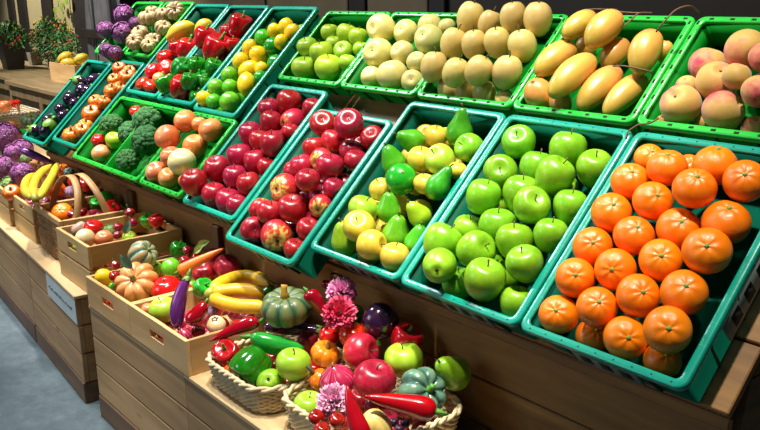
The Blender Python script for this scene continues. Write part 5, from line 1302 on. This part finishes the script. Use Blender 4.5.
for step in range(200):
    for i, j in pairs:
        a, b_ = IT[i], IT[j]
        best = 0; bd = None
        for oa, ra in a['pr']:
            A = a['p'] + oa
            for ob, rb in b_['pr']:
                v = A - (b_['p'] + ob); l = math.sqrt(v @ v) + 1e-9; pen = ra + rb - l
                if pen > best: best = pen; bd = v / l
        tol = .0 * min(a['rw'], b_['rw'])
        if best > tol:
            m = (best - tol) * .5
            wa = 1.0 / (a['R'] ** 2); wb = 1.0 / (b_['R'] ** 2); s = wa + wb
            a['p'] += bd * m * 2 * min(.8, max(.2, wa / s)) * .8; b_['p'] -= bd * m * 2 * min(.8, max(.2, wb / s)) * .8
    if step in (50, 110, 165):
        for it in IT:
            g = float((it['p'] - CAM) @ CF) / it.get('tc', float((it['p0'] - CAM) @ CF)); it['tc'] = float((it['p'] - CAM) @ CF)
            it['M'] = it['M'] * g; it['rw'] *= g; it['R'] *= g; it['pr'] = [(o * g, q * g) for o, q in it['pr']]
    for it in IT:
        v = it['p'] - it['p0']; along = v @ it['dn']; lat = v - it['dn'] * along
        along = max(-.10, min(.10, along))
        it['p'] = it['p0'] + it['dn'] * along * (.985 if step < 170 else 1) + lat * (.86 if step < 180 else .97)
        if it['plane'] == 'slope':
            c = CRATES[it['cr']]
            lo = min((it['p'] + o - np.array([0, 0, Z0])) @ NRM - r for o, r in it['pr'])
            f = c['n'] - c['h'] + .007
            if lo < f: it['p'] = it['p'] + NRM * (f - lo)
            for o, r in it['pr']:
                q = it['p'] + o; nn = (q - np.array([0, 0, Z0])) @ NRM
                if nn < c['n'] + r * .8:
                    e = .0165
                    if q[0] - r < c['x0'] + e: it['p'][0] += min(.02, c['x0'] + e - (q[0] - r)) * .5
                    if q[0] + r > c['x1'] - e: it['p'][0] -= min(.02, q[0] + r - (c['x1'] - e)) * .5
                    s = q[1] * CA + (q[2] - Z0) * SA
                    sd = np.array([0, CA, SA])
                    if s - r < c['s0'] + e: it['p'] += sd * min(.02, c['s0'] + e - (s - r)) * .5
                    if s + r > c['s1'] - e: it['p'] -= sd * min(.02, s + r - (c['s1'] - e)) * .5
        elif not it['soft']:
            for q0, u_, n_, L_, D_, rz_ in BINS:
                v = it['p'] - q0; a_, b_ = v @ u_, v @ n_
                if -.01 < a_ < L_ + .01 and -.01 < b_ < D_ + .01:
                    for o, r in it['pr']:
                        if it['p'][2] + o[2] - r * .6 > rz_: continue
                        w = it['p'] + o - q0; a_, b_ = w @ u_, w @ n_
                        it['p'] += u_ * .4 * (max(0, r - a_) - max(0, a_ + r - L_)) + n_ * .4 * (max(0, r - b_) - max(0, b_ + r - D_))
                    break
            lo = min(it['p'][2] + o[2] - r for o, r in it['pr'])
            f = ZT + .0105
            if lo < f: it['p'][2] += f - lo
            for o, r in it['pr']:
                q = it['p'] + o
                if q[0] > -2.0 and q[1] + r > YW - .02 and q[2] < .55: it['p'][1] -= min(.03, q[1] + r - (YW - .02)) * .6
ORD = 'first second third fourth fifth sixth seventh eighth ninth tenth'.split()
PH = dict(orange=('glossy orange', 'from the green apples', 'of oranges', 'oranges in the large teal crate'), green=('shiny green apple', 'from the pears', 'beside the oranges', 'green apples in the teal crate'),
          red=('red-yellow apple', 'from the dark apples', 'of the jutting crate', 'red and yellow apples in the teal crate'), deep=('dark red apple', 'from the tomatoes', 'beside the tomatoes', 'dark red apples in the teal crate'),
          topgreen=('yellow-green apple', 'from the limes', 'beside the limes', 'green apples in the top row'), pale=('smooth pale pear', 'from the green apples', 'of pale pears', 'pale asian pears in the top row'),
          tan=('tan pear', 'from the stemless pears', 'of tan pears', 'tan asian pears in the top row'), peach=('cream and pink peach', 'from the mangoes', 'of peaches', 'peaches in the top row'),
          lime=(None, 'from the bell peppers', 'of the citrus crate', 'limes and lemons in the teal crate'), pumpkin=('small orange pumpkin', 'from the aubergines', 'of its teal crate', 'small orange pumpkins in the teal crate'),
          aubergine=('dark round aubergine', 'from the counter', 'of its crate', 'dark aubergines in the teal crate'), cream=('ribbed cream pumpkin', 'from the cabbages', 'of its green crate', 'cream pumpkins in the top row'),
          mango=(None, '', '', 'mangoes in the top row'), pears=(None, '', '', 'pears and apples in the mixed teal crate'), pepper=(None, '', '', 'bell peppers in the teal crate'), tomato=(None, '', '', 'tomatoes and peppers in the teal crate'),
          broccoli=(None, '', '', 'broccoli and tomatoes in the green crate'), peachtom=(None, '', '', 'peach-coloured tomatoes in the green crate'), cabbage=(None, '', '', 'red cabbages in the top row'))
LOOK = dict(lemon='yellow lemon', lemon_long='long lemon', lime='pale lime', lime_dark='dark lime')
bycr = {}
for it in IT:
    if it['plane'] == 'slope': bycr.setdefault(it['cr'], []).append(it)
for cr, L_ in bycr.items():
    ph = PH[cr]
    L2 = [it for it in L_ if it['lab'] is None and it['look'] is None]
    for it in L_:
        it['grp'] = ph[3]
        if it['lab'] is None and it['look'] is not None: it['lab'] = it['look'] + (', in the mango crate' if cr == 'mango' else ', in the pear crate' if cr == 'pears' else ', in the aubergine crate')
    L2.sort(key=lambda it: it['p'][1] * CA + (it['p'][2] - Z0) * SA)
    rows = []; cur = []
    for it in L2:
        s = it['p'][1] * CA + (it['p'][2] - Z0) * SA
        if cur and s - s0_ > it['rw'] * 1.15: rows.append(cur); cur = []
        if not cur: s0_ = s
        cur.append(it)
    if cur: rows.append(cur)
    for ri, rw in enumerate(rows):
        rw.sort(key=lambda it: it['p'][0])
        for ci, it in enumerate(rw):
            nm = ph[0] or LOOK[it['kd']]
            if it['deep']: nm = 'half-hidden ' + nm.split()[-1]
            rn = 'front row' if ri == 0 else 'back row' if ri == len(rows) - 1 else ORD[ri] + ' row up'
            pos = 'alone in' if len(rw) == 1 else 'nearest ' + ph[1][5:] + ' in' if ci == 0 else 'last ' + ph[1] + ' in' if ci == len(rw) - 1 else ORD[ci] + ' ' + ph[1] + ' in'
            it['lab'] = f"{nm} {pos} the {rn} {ph[2]}"
def put(it):
    k = KIND[it['kd']]; me, parts = RND.choice(k['var'])
    o = link(k['name'], me); M = it['M'] * (1.0 if it['kd'].startswith('leaf') else .972); p = it['p']
    o.matrix_world = Matrix(((M[0, 0], M[0, 1], M[0, 2], p[0]), (M[1, 0], M[1, 1], M[1, 2], p[1]), (M[2, 0], M[2, 1], M[2, 2], p[2]), (0, 0, 0, 1)))
    tag(o, it['lab'], k['cat'], it.get('grp'))
    for nm, pm, lb in parts:
        c = link(nm, pm, o)
        if lb: c['label'] = lb
    return o
for it in IT: put(it)
# hidden lower layer that carries the upper one: only where an upper fruit stands between it and the viewer
def lower_layer(cr, kd, r, label):
    c = CRATES[cr]; k = KIND[kd]; grp = 'lower layer, ' + PH[cr][3]
    ups = [(it['p'] + o, q) for it in bycr[cr] for o, q in it['pr']]; mine = []
    W = c['x1'] - c['x0']; L = c['s1'] - c['s0']; nx = max(2, int((W - .05) / (2 * r))); ny = int((L - .05) / (2 * r))
    for a in range(ny):
        for b_ in range(nx):
            x = c['x0'] + .025 + r + (W - .05 - 2 * r) * b_ / max(1, nx - 1) ; s = c['s0'] + .025 + r + (L - .05 - 2 * r) * a / max(1, ny - 1)
            q = np.array(slope_pt(x, s, c['n'] - c['h'] + .0075 + r))
            if any(np.linalg.norm(q - u) < (r + ur) * .93 for u, ur in ups): continue
            d = (q - CAM); dl = np.linalg.norm(d); d /= dl; cov = False
            for u, ur in ups:
                v = u - CAM; al = v @ d
                if al < dl and np.linalg.norm(v - d * al) < ur * 1.2: cov = True; break
            if not cov: continue
            mine.append(q)
    for q in mine:
        za = axis_world((RND.uniform(-.4, .4), RND.uniform(.3, .8))); xa = np.cross(za, CF); xa /= np.linalg.norm(xa); ya = np.cross(za, xa)
        it = dict(kd=kd, M=np.array([xa, ya, za]).T * r, p=q, lab=label, grp=grp); put(it)
lower_layer('orange', 'orange', .036, 'orange of the lower layer, mostly hidden beneath the others in the orange crate')
lower_layer('green', 'apple_green', .030, 'green apple of the lower layer, mostly hidden beneath others beside the oranges')
lower_layer('red', 'apple_red', .027, 'red apple of the lower layer, mostly hidden in the jutting teal crate')
lower_layer('deep', 'apple_deep', .027, 'dark red apple of the lower layer, mostly hidden beneath the others')
lower_layer('pears', 'apple_yellow', .027, 'yellow apple of the lower layer, mostly hidden in the pear crate')
lower_layer('peach', 'peach', .028, 'peach of the lower layer, mostly hidden beneath the others')
lower_layer('lime', 'lime', .023, 'lime of the lower layer, mostly hidden beneath the other citrus')

def level_fill(x0, x1, y0, y1, z, kinds, where, grp, M=None, rr=(.020, .026), zmax=None):
    ups = [(np.array(it['p']) + o, q) for it in IT if it['plane'] == 'level' and not it['soft'] for o, q in it['pr']]
    R = random.Random(int(x0 * 1000) + 77)
    for tr in range(420):
        kd, nm = R.choice(kinds); r = R.uniform(*rr)
        q = Vector((R.uniform(x0 + r, x1 - r), R.uniform(y0 + r, y1 - r), 0))
        if M is not None: q = Vector(M(q.x, q.y))
        q.z = z + .0005 + r; q = np.array(q)
        if any(np.linalg.norm(q - u) < (r + ur) * .97 for u, ur in ups): continue
        ups.append((q, r)); za = axis_world((R.uniform(-.4, .4), .8)); xa = np.cross(za, CF); xa /= np.linalg.norm(xa)
        put(dict(kd=kd, M=np.array([xa, np.cross(za, xa), za]).T * r, p=q, lab=nm + ' ' + where, grp=nm + ' ' + where))
RA, TO, CHR, GA, ORP, PU = ('apple_deep', 'dark red apple'), ('tomato', 'red tomato'), ('apple_red', 'red apple'), ('apple_lime', 'yellow-green apple'), ('tomato_peach', 'orange tomato'), ('onion', 'red onion')
level_fill(-.724, -.464, -.22, .038, ZT + .0105, [ORP, GA, TO, ('lime', 'green lime')], 'low around the orange pumpkin, mostly hidden', '')
level_fill(-.441, -.158, -.22, .038, ZT + .0105, [RA, TO, CHR, PU, RA], 'lying under the bananas and aubergine, mostly hidden', '')
level_fill(-.094, .12, -.2, .0, ZT + .0065, [RA, TO, GA, ('bell_bright', 'green pepper')], 'low in the smaller willow basket, mostly hidden', '')
level_fill(.178, .428, -.18, .033, ZT + .0065, [RA, TO, CHR, PU, RA], 'low in the larger willow basket, mostly hidden', '')
level_fill(-.09, .16, .012, .047, ZT + .0005, [RA, TO, RA], 'low against the plank wall, mostly hidden', '')
level_fill(-.226, .024, .036, .29, ZT + .0105, [TO, ORP, GA], 'at the bottom of the tall pine crate, mostly hidden', '', lambda u, n_: bl(u, n_), (.024, .03))
level_fill(-.226, .024, .036, .29, ZT + .0105 + .05, [TO, ORP, GA], 'in the upper layer of the tall pine crate, mostly hidden', '', lambda u, n_: bl(u, n_), (.02, .025))
level_fill(-.56, -.32, .07, .25, ZT + .0065, [RA, TO, CHR], 'at the bottom of the hooped basket, mostly hidden', '', lambda u, n_: bl(u, n_), (.026, .032))
level_fill(-.56, -.32, .07, .25, ZT + .0065 + .056, [RA, TO, CHR], 'in the upper layer of the hooped basket, mostly hidden', '', lambda u, n_: bl(u, n_), (.022, .026))
level_fill(-.87, -.62, .06, .23, ZT + .0105, [TO, ORP, RA], 'deep under the green-yellow bananas, mostly hidden', '', lambda u, n_: bl(u, n_), (.026, .032))
level_fill(-.87, -.62, .06, .23, ZT + .0105 + .054, [TO, ORP, RA], 'just below the green-yellow bananas, mostly hidden', '', lambda u, n_: bl(u, n_), (.022, .026))
level_fill(-2.5, -2.0, -.06, .17, ZT + .0005, [('cabbage', 'red cabbage')], 'at the bottom of the cabbage heap, mostly hidden', '', None, (.05, .06))

# ------------------------------------------------------------------ banana bunches
M_BAN = fruit_mat('banana skin', [(.1, 'b08412'), (.5, 'd8ac1c'), (.85, 'e8c43c')], nw=.4, scale=30, rough=.42, coat=.1, speck='7a5a18', speck_scale=120)
M_BTIP = plain_mat('banana tip', '5a5a22', .6, nscale=60, namp=.4)
def bananas(label, paths, r, z, stem_px, ripe=M_BAN, dz=0.0):
    root = None; pts_all = []
    root = empty('banana_bunch', level_pt(stem_px[0], stem_px[1], z)); tag(root, label, 'banana')
    inv = Vector(root.location)
    for k, (pp, lift) in enumerate(paths):
        n_ = len(pp) - 1; P = []
        for i in range(19):
            u = i / 18 * n_; a = min(int(u), n_ - 1); f = u - a
            p0 = pp[max(0, a - 1)]; p1 = pp[a]; p2 = pp[a + 1]; p3 = pp[min(n_, a + 2)]
            cat = lambda i_: .5 * (2 * p1[i_] + (p2[i_] - p0[i_]) * f + (2 * p0[i_] - 5 * p1[i_] + 4 * p2[i_] - p3[i_]) * f * f + (3 * p1[i_] - p0[i_] - 3 * p2[i_] + p3[i_]) * f ** 3)
            w = level_pt(cat(0), cat(1), z + lift) - inv; P.append(w)
        R = []
        for i in range(19):
            t = i / 18; R.append(r * max(.16, (min(1, t / .16) ** .7) * (min(1, (1 - t) / .2) ** .7 if t < .98 else .25)))
        b = MB(); b.tube(P[1:], R[1:], 10); ob = b.obj('banana', [ripe], root); ob['label'] = 'one yellow banana of the bunch'
        b = MB(); d = (P[-1] - P[-2]).normalized(); b.tube([P[-1] - d * .002, P[-1] + d * r * .35], [r * .3, r * .22], 8); b.obj('tip', [M_BTIP], ob)
    b = MB(); c = sum((level_pt(pp[0][0], pp[0][1], z + l) - inv for pp, l in paths), Vector()) / len(paths); o2 = level_pt(stem_px[0], stem_px[1], z + .006) - inv
    b.tube([c + (c - o2) * .0, c * .5 + o2 * .5, o2], [r * .85, r * .7, r * .6], 10); b.obj('bunch_stem', [plain_mat('banana stem green', '9a9a34', .5, nscale=30, namp=.3)], root)
bananas('bunch of three ripe bananas pointing towards the striped squash', [([(211, 291), (222, 283), (240, 277), (258, 278), (269, 285)], .047), ([(211, 293), (222, 291.5), (240, 290), (254, 291.5), (264, 293.5)], .04), ([(211, 296), (221, 302), (238, 306), (256, 307), (268, 308)], .033)], .017, zA, (208, 294))
bananas('bunch of three green-yellow bananas in the pine crate beside the hooped basket', [([(32, 199), (25, 191), (26.5, 181), (35, 173.5)], .05), ([(35, 199), (33, 188), (39, 175), (51, 165)], .055), ([(39, 199), (46, 187), (53, 175), (58, 162)], .05)], .0145, zB + .03, (37, 202),
        fruit_mat('greenish banana skin', [(.1, '9a8a1c'), (.5, 'c8b02c'), (.85, 'd8c84c')], nw=.4, scale=30, rough=.42, coat=.1))

# dry vines among the mangoes and at the peach crate
def vine(label, pts, r=.0016):
    P = []
    for px, py, nn in pts:
        t = on_slope_t(px, py, nn); P.append(CAM + ray(px, py) * t)
    Q = []
    for i in range(len(P) - 1):
        p0, p1, p2, p3 = P[max(0, i - 1)], P[i], P[i + 1], P[min(len(P) - 1, i + 2)]
        for q in range(6):
            f = q / 6; Q.append(.5 * (2 * p1 + (p2 - p0) * f + (2 * p0 - 5 * p1 + 4 * p2 - p3) * f * f + (3 * p1 - p0 - 3 * p2 + p3) * f ** 3))
    Q.append(P[-1]); b = MB(); b.tube(Q, r, 6); tag(b.obj('dry_vine', [M_STEM]), label, 'vine', 'dry vines left on the fruit')
vine('dry brown vine arching from the upright mango to the peach crate corner', [(656, 32, .04), (664, 22, .05), (676, 10, .05), (690, 6, .035), (699, 12, .0)])
vine('dry vine curling over the two front mangoes of the crate', [(613, 66, .055), (624, 66, .055), (640, 69, .05), (652, 73, .035), (650, 81, .012)])
vine('dry vine rising behind the topmost mango', [(625, 26, .03), (634, 17, .03), (640, 13, .02), (652, 13, .005)])
vine('dry vine across the back rim behind the topmost mango', [(583, 10, .004), (600, 9, .004), (622, 12, .004), (640, 13, .004)])
vine('dry vine lying across the corner between mango and peach crates', [(659, 118, .006), (650, 123, .008), (638, 125, .006), (628, 132, .004), (626, 138, .002)])
vine('bare twig beside the light green leaves behind the carrot', [(203, 262, -.24), (214, 250, -.2), (224, 242, -.18)], .0014)
# ------------------------------------------------------------------ far end of the stall: counter, plants, wall
CTOP = .6
def counter(label, x0, x1, y0, y1, bays):
    r = empty('wooden_counter', (x0, y0, 0)); tag(r, label, 'counter', 'weathered counters at the far end'); L, D = x1 - x0, y1 - y0
    b = MB(); b.box((-.02, -.02, CTOP - .03), (L + .02, D, CTOP), 0, .004); b.obj('top', [W_OLDX], r, False)
    b = MB(); xs = [0]
    for i in range(bays + 1): b.box((L * i / bays - (.03 if i else 0), 0, .0), (L * i / bays + (.03 if i < bays else 0), .03, CTOP - .031), 0, .003)
    b.box((.03, .002, CTOP - .1), (L - .03, .028, CTOP - .031)); b.box((.03, .002, .02), (L - .03, .028, .1)); b.obj('frame', [W_OLD], r, False)
    for i in range(bays):
        b = MB(); b.box((L * i / bays + .03, .034, .05), (L * (i + 1) / bays - .03, .044, CTOP - .06)); b.obj('panel', [W_OLD], r, False)
    b = MB(); b.box((0, .045, .0), (.02, D, CTOP - .031)); b.box((L - .02, .045, 0), (L, D, CTOP - .031)); b.obj('side_panel', [W_OLD], r, False)
counter('weathered panelled counter carrying the small crate of mangoes', -4.62, -2.75, .72, 1.3, 3)
counter('weathered panelled counter under the dark planter', -6.6, -4.70, .80, 1.35, 3)
# low platform below the cabbages
r = plank_box('low wooden box under the heap of red cabbages', (-3.95, .21, 0), 0, 1.83, .45, BG, .42)
# far chip basket
willow('pale shallow basket of tomatoes below the wooden counter', (-3.98, .30, .4205), 0, .42, .26, .085, .02, 'pale woven willow baskets', 6, wood_mat('pale chip wood', 'd8cbb0', 'b8a888'), W_LIGHT)
for x, y, r_, kd, lb in ((5, 106, 6, 'tomato_peach', 'orange tomato in the far basket below the counter'), (12, 104, 4.5, 'tomato', 'red tomato second in the far basket below the counter'), (17, 103, 4, 'tomato', 'small red tomato at the far end of the far basket'), (-1, 104, 5, 'tomato', 'red tomato at the picture edge in the far basket')):
    t = on_level_t(x, y, .52); d = ray(x, y); p = CAM + d * t; r = r_ * t / FPX; za = axis_world((.1, .8)); xa = np.cross(za, CF); xa /= np.linalg.norm(xa)
    put(dict(kd=kd, M=np.array([xa, np.cross(za, xa), za]).T * r, p=p, lab=lb, grp='tomatoes in the far basket'))
# dark planter and pale pot with ornamental chilli plants
M_PLANT = plain_mat('ornamental leaf', '3f7a3c', .5, nscale=30, namp=.5); M_POD = plain_mat('red pod', 'b02418', .3, nscale=30); M_PODY = plain_mat('yellow pod', 'c8b428', .35, nscale=30)
def pod_mesh(nm, m):
    b = MB(); b.rev(lambda t, p: (.62 * math.sin(t) ** .8 * math.cos(p), .62 * math.sin(t) ** .8 * math.sin(p), math.cos(t)), 7, 8); return b.mesh(nm, m)
PODR, PODY = pod_mesh('pod', M_POD), pod_mesh('pod', M_PODY)
def shrub(label, c, rad, pods, ypods, leaves, seed, base=0.0):
    R = rnd(seed); root = empty('ornamental_chilli_plant', (c[0], c[1], base)); tag(root, label, 'plant', 'ornamental chilli plants on the counter'); o = Vector(root.location)
    f = MB(); cc = Vector(c) - o
    for k in range(leaves):
        a = R.uniform(0, 2 * PI); z = R.uniform(-.9, 1); q = math.sqrt(1 - z * z) * R.uniform(.45, 1) ; p = cc + Vector((q * math.cos(a) * rad[0], q * math.sin(a) * rad[1], z * rad[2] * R.uniform(.5, 1)))
        d = Vector((math.cos(a) * q, math.sin(a) * q, R.uniform(-.5, .7))); f.leaf(p, d + Vector((0, 0, .01)), (R.uniform(-.5, .5), R.uniform(-.5, .5), 1), R.uniform(.022, .042), R.uniform(.007, .012), n=3)
    f.obj('foliage', [M_PLANT], root)
    s = MB()
    for k in range(9):
        a = k * 2.4; s.tube([(0, 0, 0), (.02 * math.cos(a), .02 * math.sin(a), rad[2] * .5), (cc.x + rad[0] * .6 * math.cos(a), cc.y + rad[1] * .6 * math.sin(a), cc.z + rad[2] * .4)], [.006, .005, .003], 5)
    s.obj('stems', [M_STEMG], root)
    for k in range(pods + ypods):
        y = k >= pods; a = R.uniform(0, 2 * PI) if k % 3 else R.uniform(PI, 2 * PI); z = R.uniform(-.8, .85) if not y else R.uniform(.5, 1.0); q = math.sqrt(max(0, 1 - z * z))
        po = link('pod', PODY if y else PODR, root); po.location = cc + Vector((q * math.cos(a) * rad[0], q * math.sin(a) * rad[1], z * rad[2])) * 1.0
        e = R.uniform(.0075, .0105); po.scale = (e, e, e * 1.15); po.rotation_euler = (R.uniform(-.6, .6), R.uniform(-.6, .6), 0)
        po['label'] = 'yellow pod' if y else 'red pod'
c1 = depth_pt(53, 42, 1.30); shrub('bushy ornamental chilli plant in the pale pot, tipped with yellow pods', (c1.x, 1.30, c1.z), (.52, .07, .19), 98, 30, 1500, 1, CTOP + .088)
c2 = depth_pt(10, 36, 1.02); shrub('ornamental chilli plant growing in the dark tapered planter', (c2.x, 1.02, c2.z), (.34, .08, .11), 66, 8, 900, 2, CTOP + .182)
def pot(name, label, px, py, y, w, h, mat, taper):
    p = depth_pt(px, py, y); b = MB(); V = []
    for z, k in ((0, taper), (h, 1)): V += [(-w * k, -w * k, z), (w * k, -w * k, z), (w * k, w * k, z), (-w * k, w * k, z)]
    V += [(-w * .9, -w * .9, h), (w * .9, -w * .9, h), (w * .9, w * .9, h), (-w * .9, w * .9, h)] + [(-w * .85, -w * .85, h * .85), (w * .85, -w * .85, h * .85), (w * .85, w * .85, h * .85), (-w * .85, w * .85, h * .85)]
    F = [(3, 2, 1, 0)]
    for a in (0, 4, 8):
        for k in range(4): F.append((a + k, a + (k + 1) % 4, a + 4 + (k + 1) % 4, a + 4 + k))
    F.append((12, 13, 14, 15)); b.add(V, F); o = b.obj(name, [mat], None, False); o.location = (p.x, y, CTOP + .0005); tag(o, label, 'planter')
pot('planter', 'dark tapered square planter on the far counter', 14, 70, 1.02, .085, .21, plain_mat('dark planter', '3a342e', .5), .72)
pot('planter', 'pale square flower pot under the bushy chilli plant', 36, 66, 1.27, .05, .1, plain_mat('pale pot', '8f8a78', .6), .8)
# small crate of mangoes
slat_crate('small pine crate of yellow mangoes on the weathered counter', (-4.30, .90, CTOP + .0005), 0, .46, .22, .125, 1, False)
for a, c, r_, lb in (((58, 60), (72, 54), 5, 'yellow mango at the planter end of the counter crate'), ((74, 61), (88, 56), 4.8, 'yellow mango at the far end of the counter crate'), ((61, 62), (76, 64), 5, 'front yellow mango showing above the counter crate board')):
    m = ((a[0] + c[0]) / 2, (a[1] + c[1]) / 2); t = on_slope_t(m[0], m[1], 0); p = np.array(depth_pt(m[0], m[1], 1.0 if lb[0] == 'y' else .95)); t = (p - CAM) @ CF
    L2 = math.hypot(c[0] - a[0], c[1] - a[1]); za = CR * (c[0] - a[0]) / L2 - CU * (c[1] - a[1]) / L2; xa = np.cross(za, CF); xa /= np.linalg.norm(xa); r = r_ * t / FPX
    put(dict(kd='mango_yellow', M=np.array([xa * r, np.cross(za, xa) * r, za * L2 / 2 * t / FPX * 1.1]).T, p=p, lab=lb, grp='mangoes in the counter crate'))
for x in (-4.18, -3.98): put(dict(kd='mango_yellow', M=np.array([[0, 0, .1], [.045, 0, 0], [0, .045, 0]]), p=(x, 1.0, CTOP + .068), lab='yellow mango at the bottom of the counter crate, mostly hidden', grp='mangoes hidden in the counter crate'))
# grey drape, rail, wall
YB = 1.65
wall_m = NT('olive brown plaster'); co = wall_m.coord('Object'); nz = wall_m.noise(co, 1.2, 5, .6)
wall_mat = wall_m.out(wall_m.ramp(nz, [(.3, H('968a64')), (.7, H('b4a87c'))]), .8)
b = MB(); b.box((-10.5, YB, 0), (-4.8, YB + .1, 3.0)); o = b.obj('wall_back', [wall_mat], None, False); tag(o, kind='structure')
b = MB(); b.box((-4.8, YB, 0), (6, YB + .1, 3.0)); o = b.obj('wall_far', [plain_mat('shade-darkened brown boards', '33291d', .8, nscale=1.5, namp=.3)], None, False); tag(o, kind='structure')  # brown deepened so the colour carries the shadow along this stretch
POSTM = plain_mat('dark stained timber', '1e1712', .6, nscale=8, namp=.3)
def post(px0, px1, lb, y=1.638, mat=POSTM, top=2.6, th=.01):
    a, c = depth_pt(px0, 5, y), depth_pt(px1, 5, y); b = MB(); w = c.x - a.x; b.box((-w / 2, -th, 0), (w / 2, th, top), 0, .004); o = b.obj('timber_post', [mat], None, False); o.location = ((a.x + c.x) / 2, y, 0); tag(o, lb, 'post', 'dark timber posts against the back wall')
post(8, 14, 'narrow dark post nearest the picture edge against the pale wall'); post(18, 26, 'dark timber post behind the planter'); post(42, 52, 'dark timber post behind the bushy chilli plant'); post(73, 86, 'wide dark timber post beside the grey drape')
post(121, 135, 'dark timber post behind the red cabbages'); post(148, 158, 'dark timber post behind the cream pumpkins'); post(350, 366, 'dark timber post behind the green apples of the top row'); post(430, 446, 'dark timber post behind the pale asian pears')
LB = plain_mat('brown wall panel', '6a5a40', .7, nscale=3, namp=.2)
for a, c, lb in ((136, 147, 'narrow brown board behind the cream pumpkins'), (160, 265, 'brown wall board behind the bell peppers'), (268, 348, 'brown wall board behind the limes and top green apples'), (368, 428, 'brown wall board behind the pale asian pears')): post(a, c, lb, 1.643, LB, 2.4, .005)
# grey plastic drape hanging over a rail
dp0, dp1 = depth_pt(87, 20, 1.4), depth_pt(118, 20, 1.4); V = []; F = []; nx, nz_ = 60, 8
for j in range(nz_ + 1):
    for i in range(nx + 1):
        u = i / nx; z = .35 + (2.2 - .35) * j / nz_; ph = u * 34
        V.append((dp0.x + (dp1.x - dp0.x) * u + .02 * math.sin(ph * 1.3 + j * .3), 1.4 + .035 * math.sin(ph) + .012 * math.sin(ph * 2.3 + j), z))
for j in range(nz_):
    for i in range(nx): a = j * (nx + 1) + i; F.append((a, a + 1, a + nx + 2, a + nx + 1))
nV = len(V); V += [(x, y + .006, z) for x, y, z in V]; F += [tuple(reversed([q + nV for q in f])) for f in F]
b = MB(); b.add(V, F); o = b.obj('plastic_drape', [plain_mat('grey plastic sheet', '5c5c5e', .35, nscale=3, namp=.35)]); tag(o, 'grey folded plastic drape hanging behind the counter', 'drape')
a, c = depth_pt(82, 33, 1.33), depth_pt(107, 33, 1.33); b = MB(); b.box((a.x, 1.315, a.z - .03), (c.x, 1.345, a.z + .03), 0, .004); o = b.obj('wooden_rail', [POSTM], None, False); tag(o, 'short dark wooden rail in front of the grey drape', 'rail')
# leafy sprig by the post
b = MB(); R = rnd(9); pz = depth_pt(70, 4, 1.615); P = [pz + Vector((0, 0, 1.86)), pz + Vector((.03, 0, 1.2)), pz + Vector((0, 0, .35)), pz + Vector((.01, 0, .15)), pz, pz + Vector((-.02, 0, -.09))]
b.tube(P, .004, 6); sp_ = b.obj('climbing_vine', [M_STEMG]); tag(sp_, 'pale green leafy vine hanging beside the wide post', 'vine')
for px, py, s in ((63, 2, .062), (57, 8, .055), (66, 4, .045), (56, 14, .04), (64, 12, .03), (60, 0, .05), (67, -4, .05)):
    b = MB(); p = depth_pt(px, py, 1.59); b.leaf(p, (R.uniform(-.6, .6), -.2, -.6), (R.uniform(-.3, .3), -1, .3), s * 1.5, s * .8, n=5); lo = b.obj('leaf', [plain_mat('lime leaf', '7f9c34', .5, nscale=10)], sp_)

# ------------------------------------------------------------------ light: track spots under the ceiling, cool daylight from the counter end, plus added fill lamps
def spot(loc, tgt, power, size, rad, col, blend=.5):
    l = bpy.data.lights.new('track_and_fill_spot', 'SPOT'); l.energy = power; l.spot_size = size; l.spot_blend = blend; l.shadow_soft_size = rad; l.color = col
    o = bpy.data.objects.new('track_and_fill_spot', l); COL.objects.link(o); o.location = loc; o.rotation_euler = (Vector(tgt) - Vector(loc)).to_track_quat('-Z', 'Y').to_euler()
def area(loc, tgt, power, sx, sy, col):
    l = bpy.data.lights.new('daylight_and_fill', 'AREA'); l.shape = 'RECTANGLE'; l.size = sx; l.size_y = sy; l.energy = power; l.color = col
    o = bpy.data.objects.new('daylight_and_fill', l); COL.objects.link(o); o.location = loc; o.rotation_euler = (Vector(tgt) - Vector(loc)).to_track_quat('-Z', 'Y').to_euler()
WARM = (1, .93, .82)
spot((.95, -.3, 3.0), (.75, .25, .75), 315, .62, .05, WARM)
spot((.15, -.25, 3.1), (.1, .25, .75), 315, .62, .05, WARM)
spot((-.75, -.2, 3.1), (-.7, .25, .7), 290, .62, .05, WARM)
spot((-1.8, .0, 3.1), (-1.8, .35, .75), 480, .7, .05, WARM)
spot((.3, -.7, 3.0), (-.05, -.12, .45), 210, .5, .05, WARM)
spot((-1.2, -.7, 3.0), (-1.0, -.1, .45), 220, .6, .05, WARM)
spot((-2.6, -.5, 3.0), (-2.3, .1, .5), 330, .6, .06, WARM)
spot((-4.4, -.6, 3.0), (-4.3, 1.0, .7), 560, .8, .08, WARM)  # added to brighten the far counter, lamp itself unseen
spot((-6.2, .2, 2.9), (-6.4, 1.7, 1.0), 520, 1.1, .1, WARM)  # added to lift the pale back wall, lamp itself unseen
area((-2.9, -.55, 3.5), (.4, .4, .9), 90, .7, .7, (.82, .92, 1))
area((-2.5, -4, 2.2), (-1.2, 0, .3), 45, 2.0, 1.6, (.85, .93, 1))  # added front fill for box faces and floor, not a window
w = bpy.data.worlds.new('world'); SC.world = w; w.use_nodes = True; w.node_tree.nodes['Background'].inputs[0].default_value = (.75, .85, 1, 1); w.node_tree.nodes['Background'].inputs[1].default_value = .06
SC.view_settings.view_transform = 'Standard'; SC.view_settings.look = 'None'; SC.view_settings.exposure = 0.0; SC.view_settings.gamma = 1.0; SC.view_settings.use_curve_mapping = False
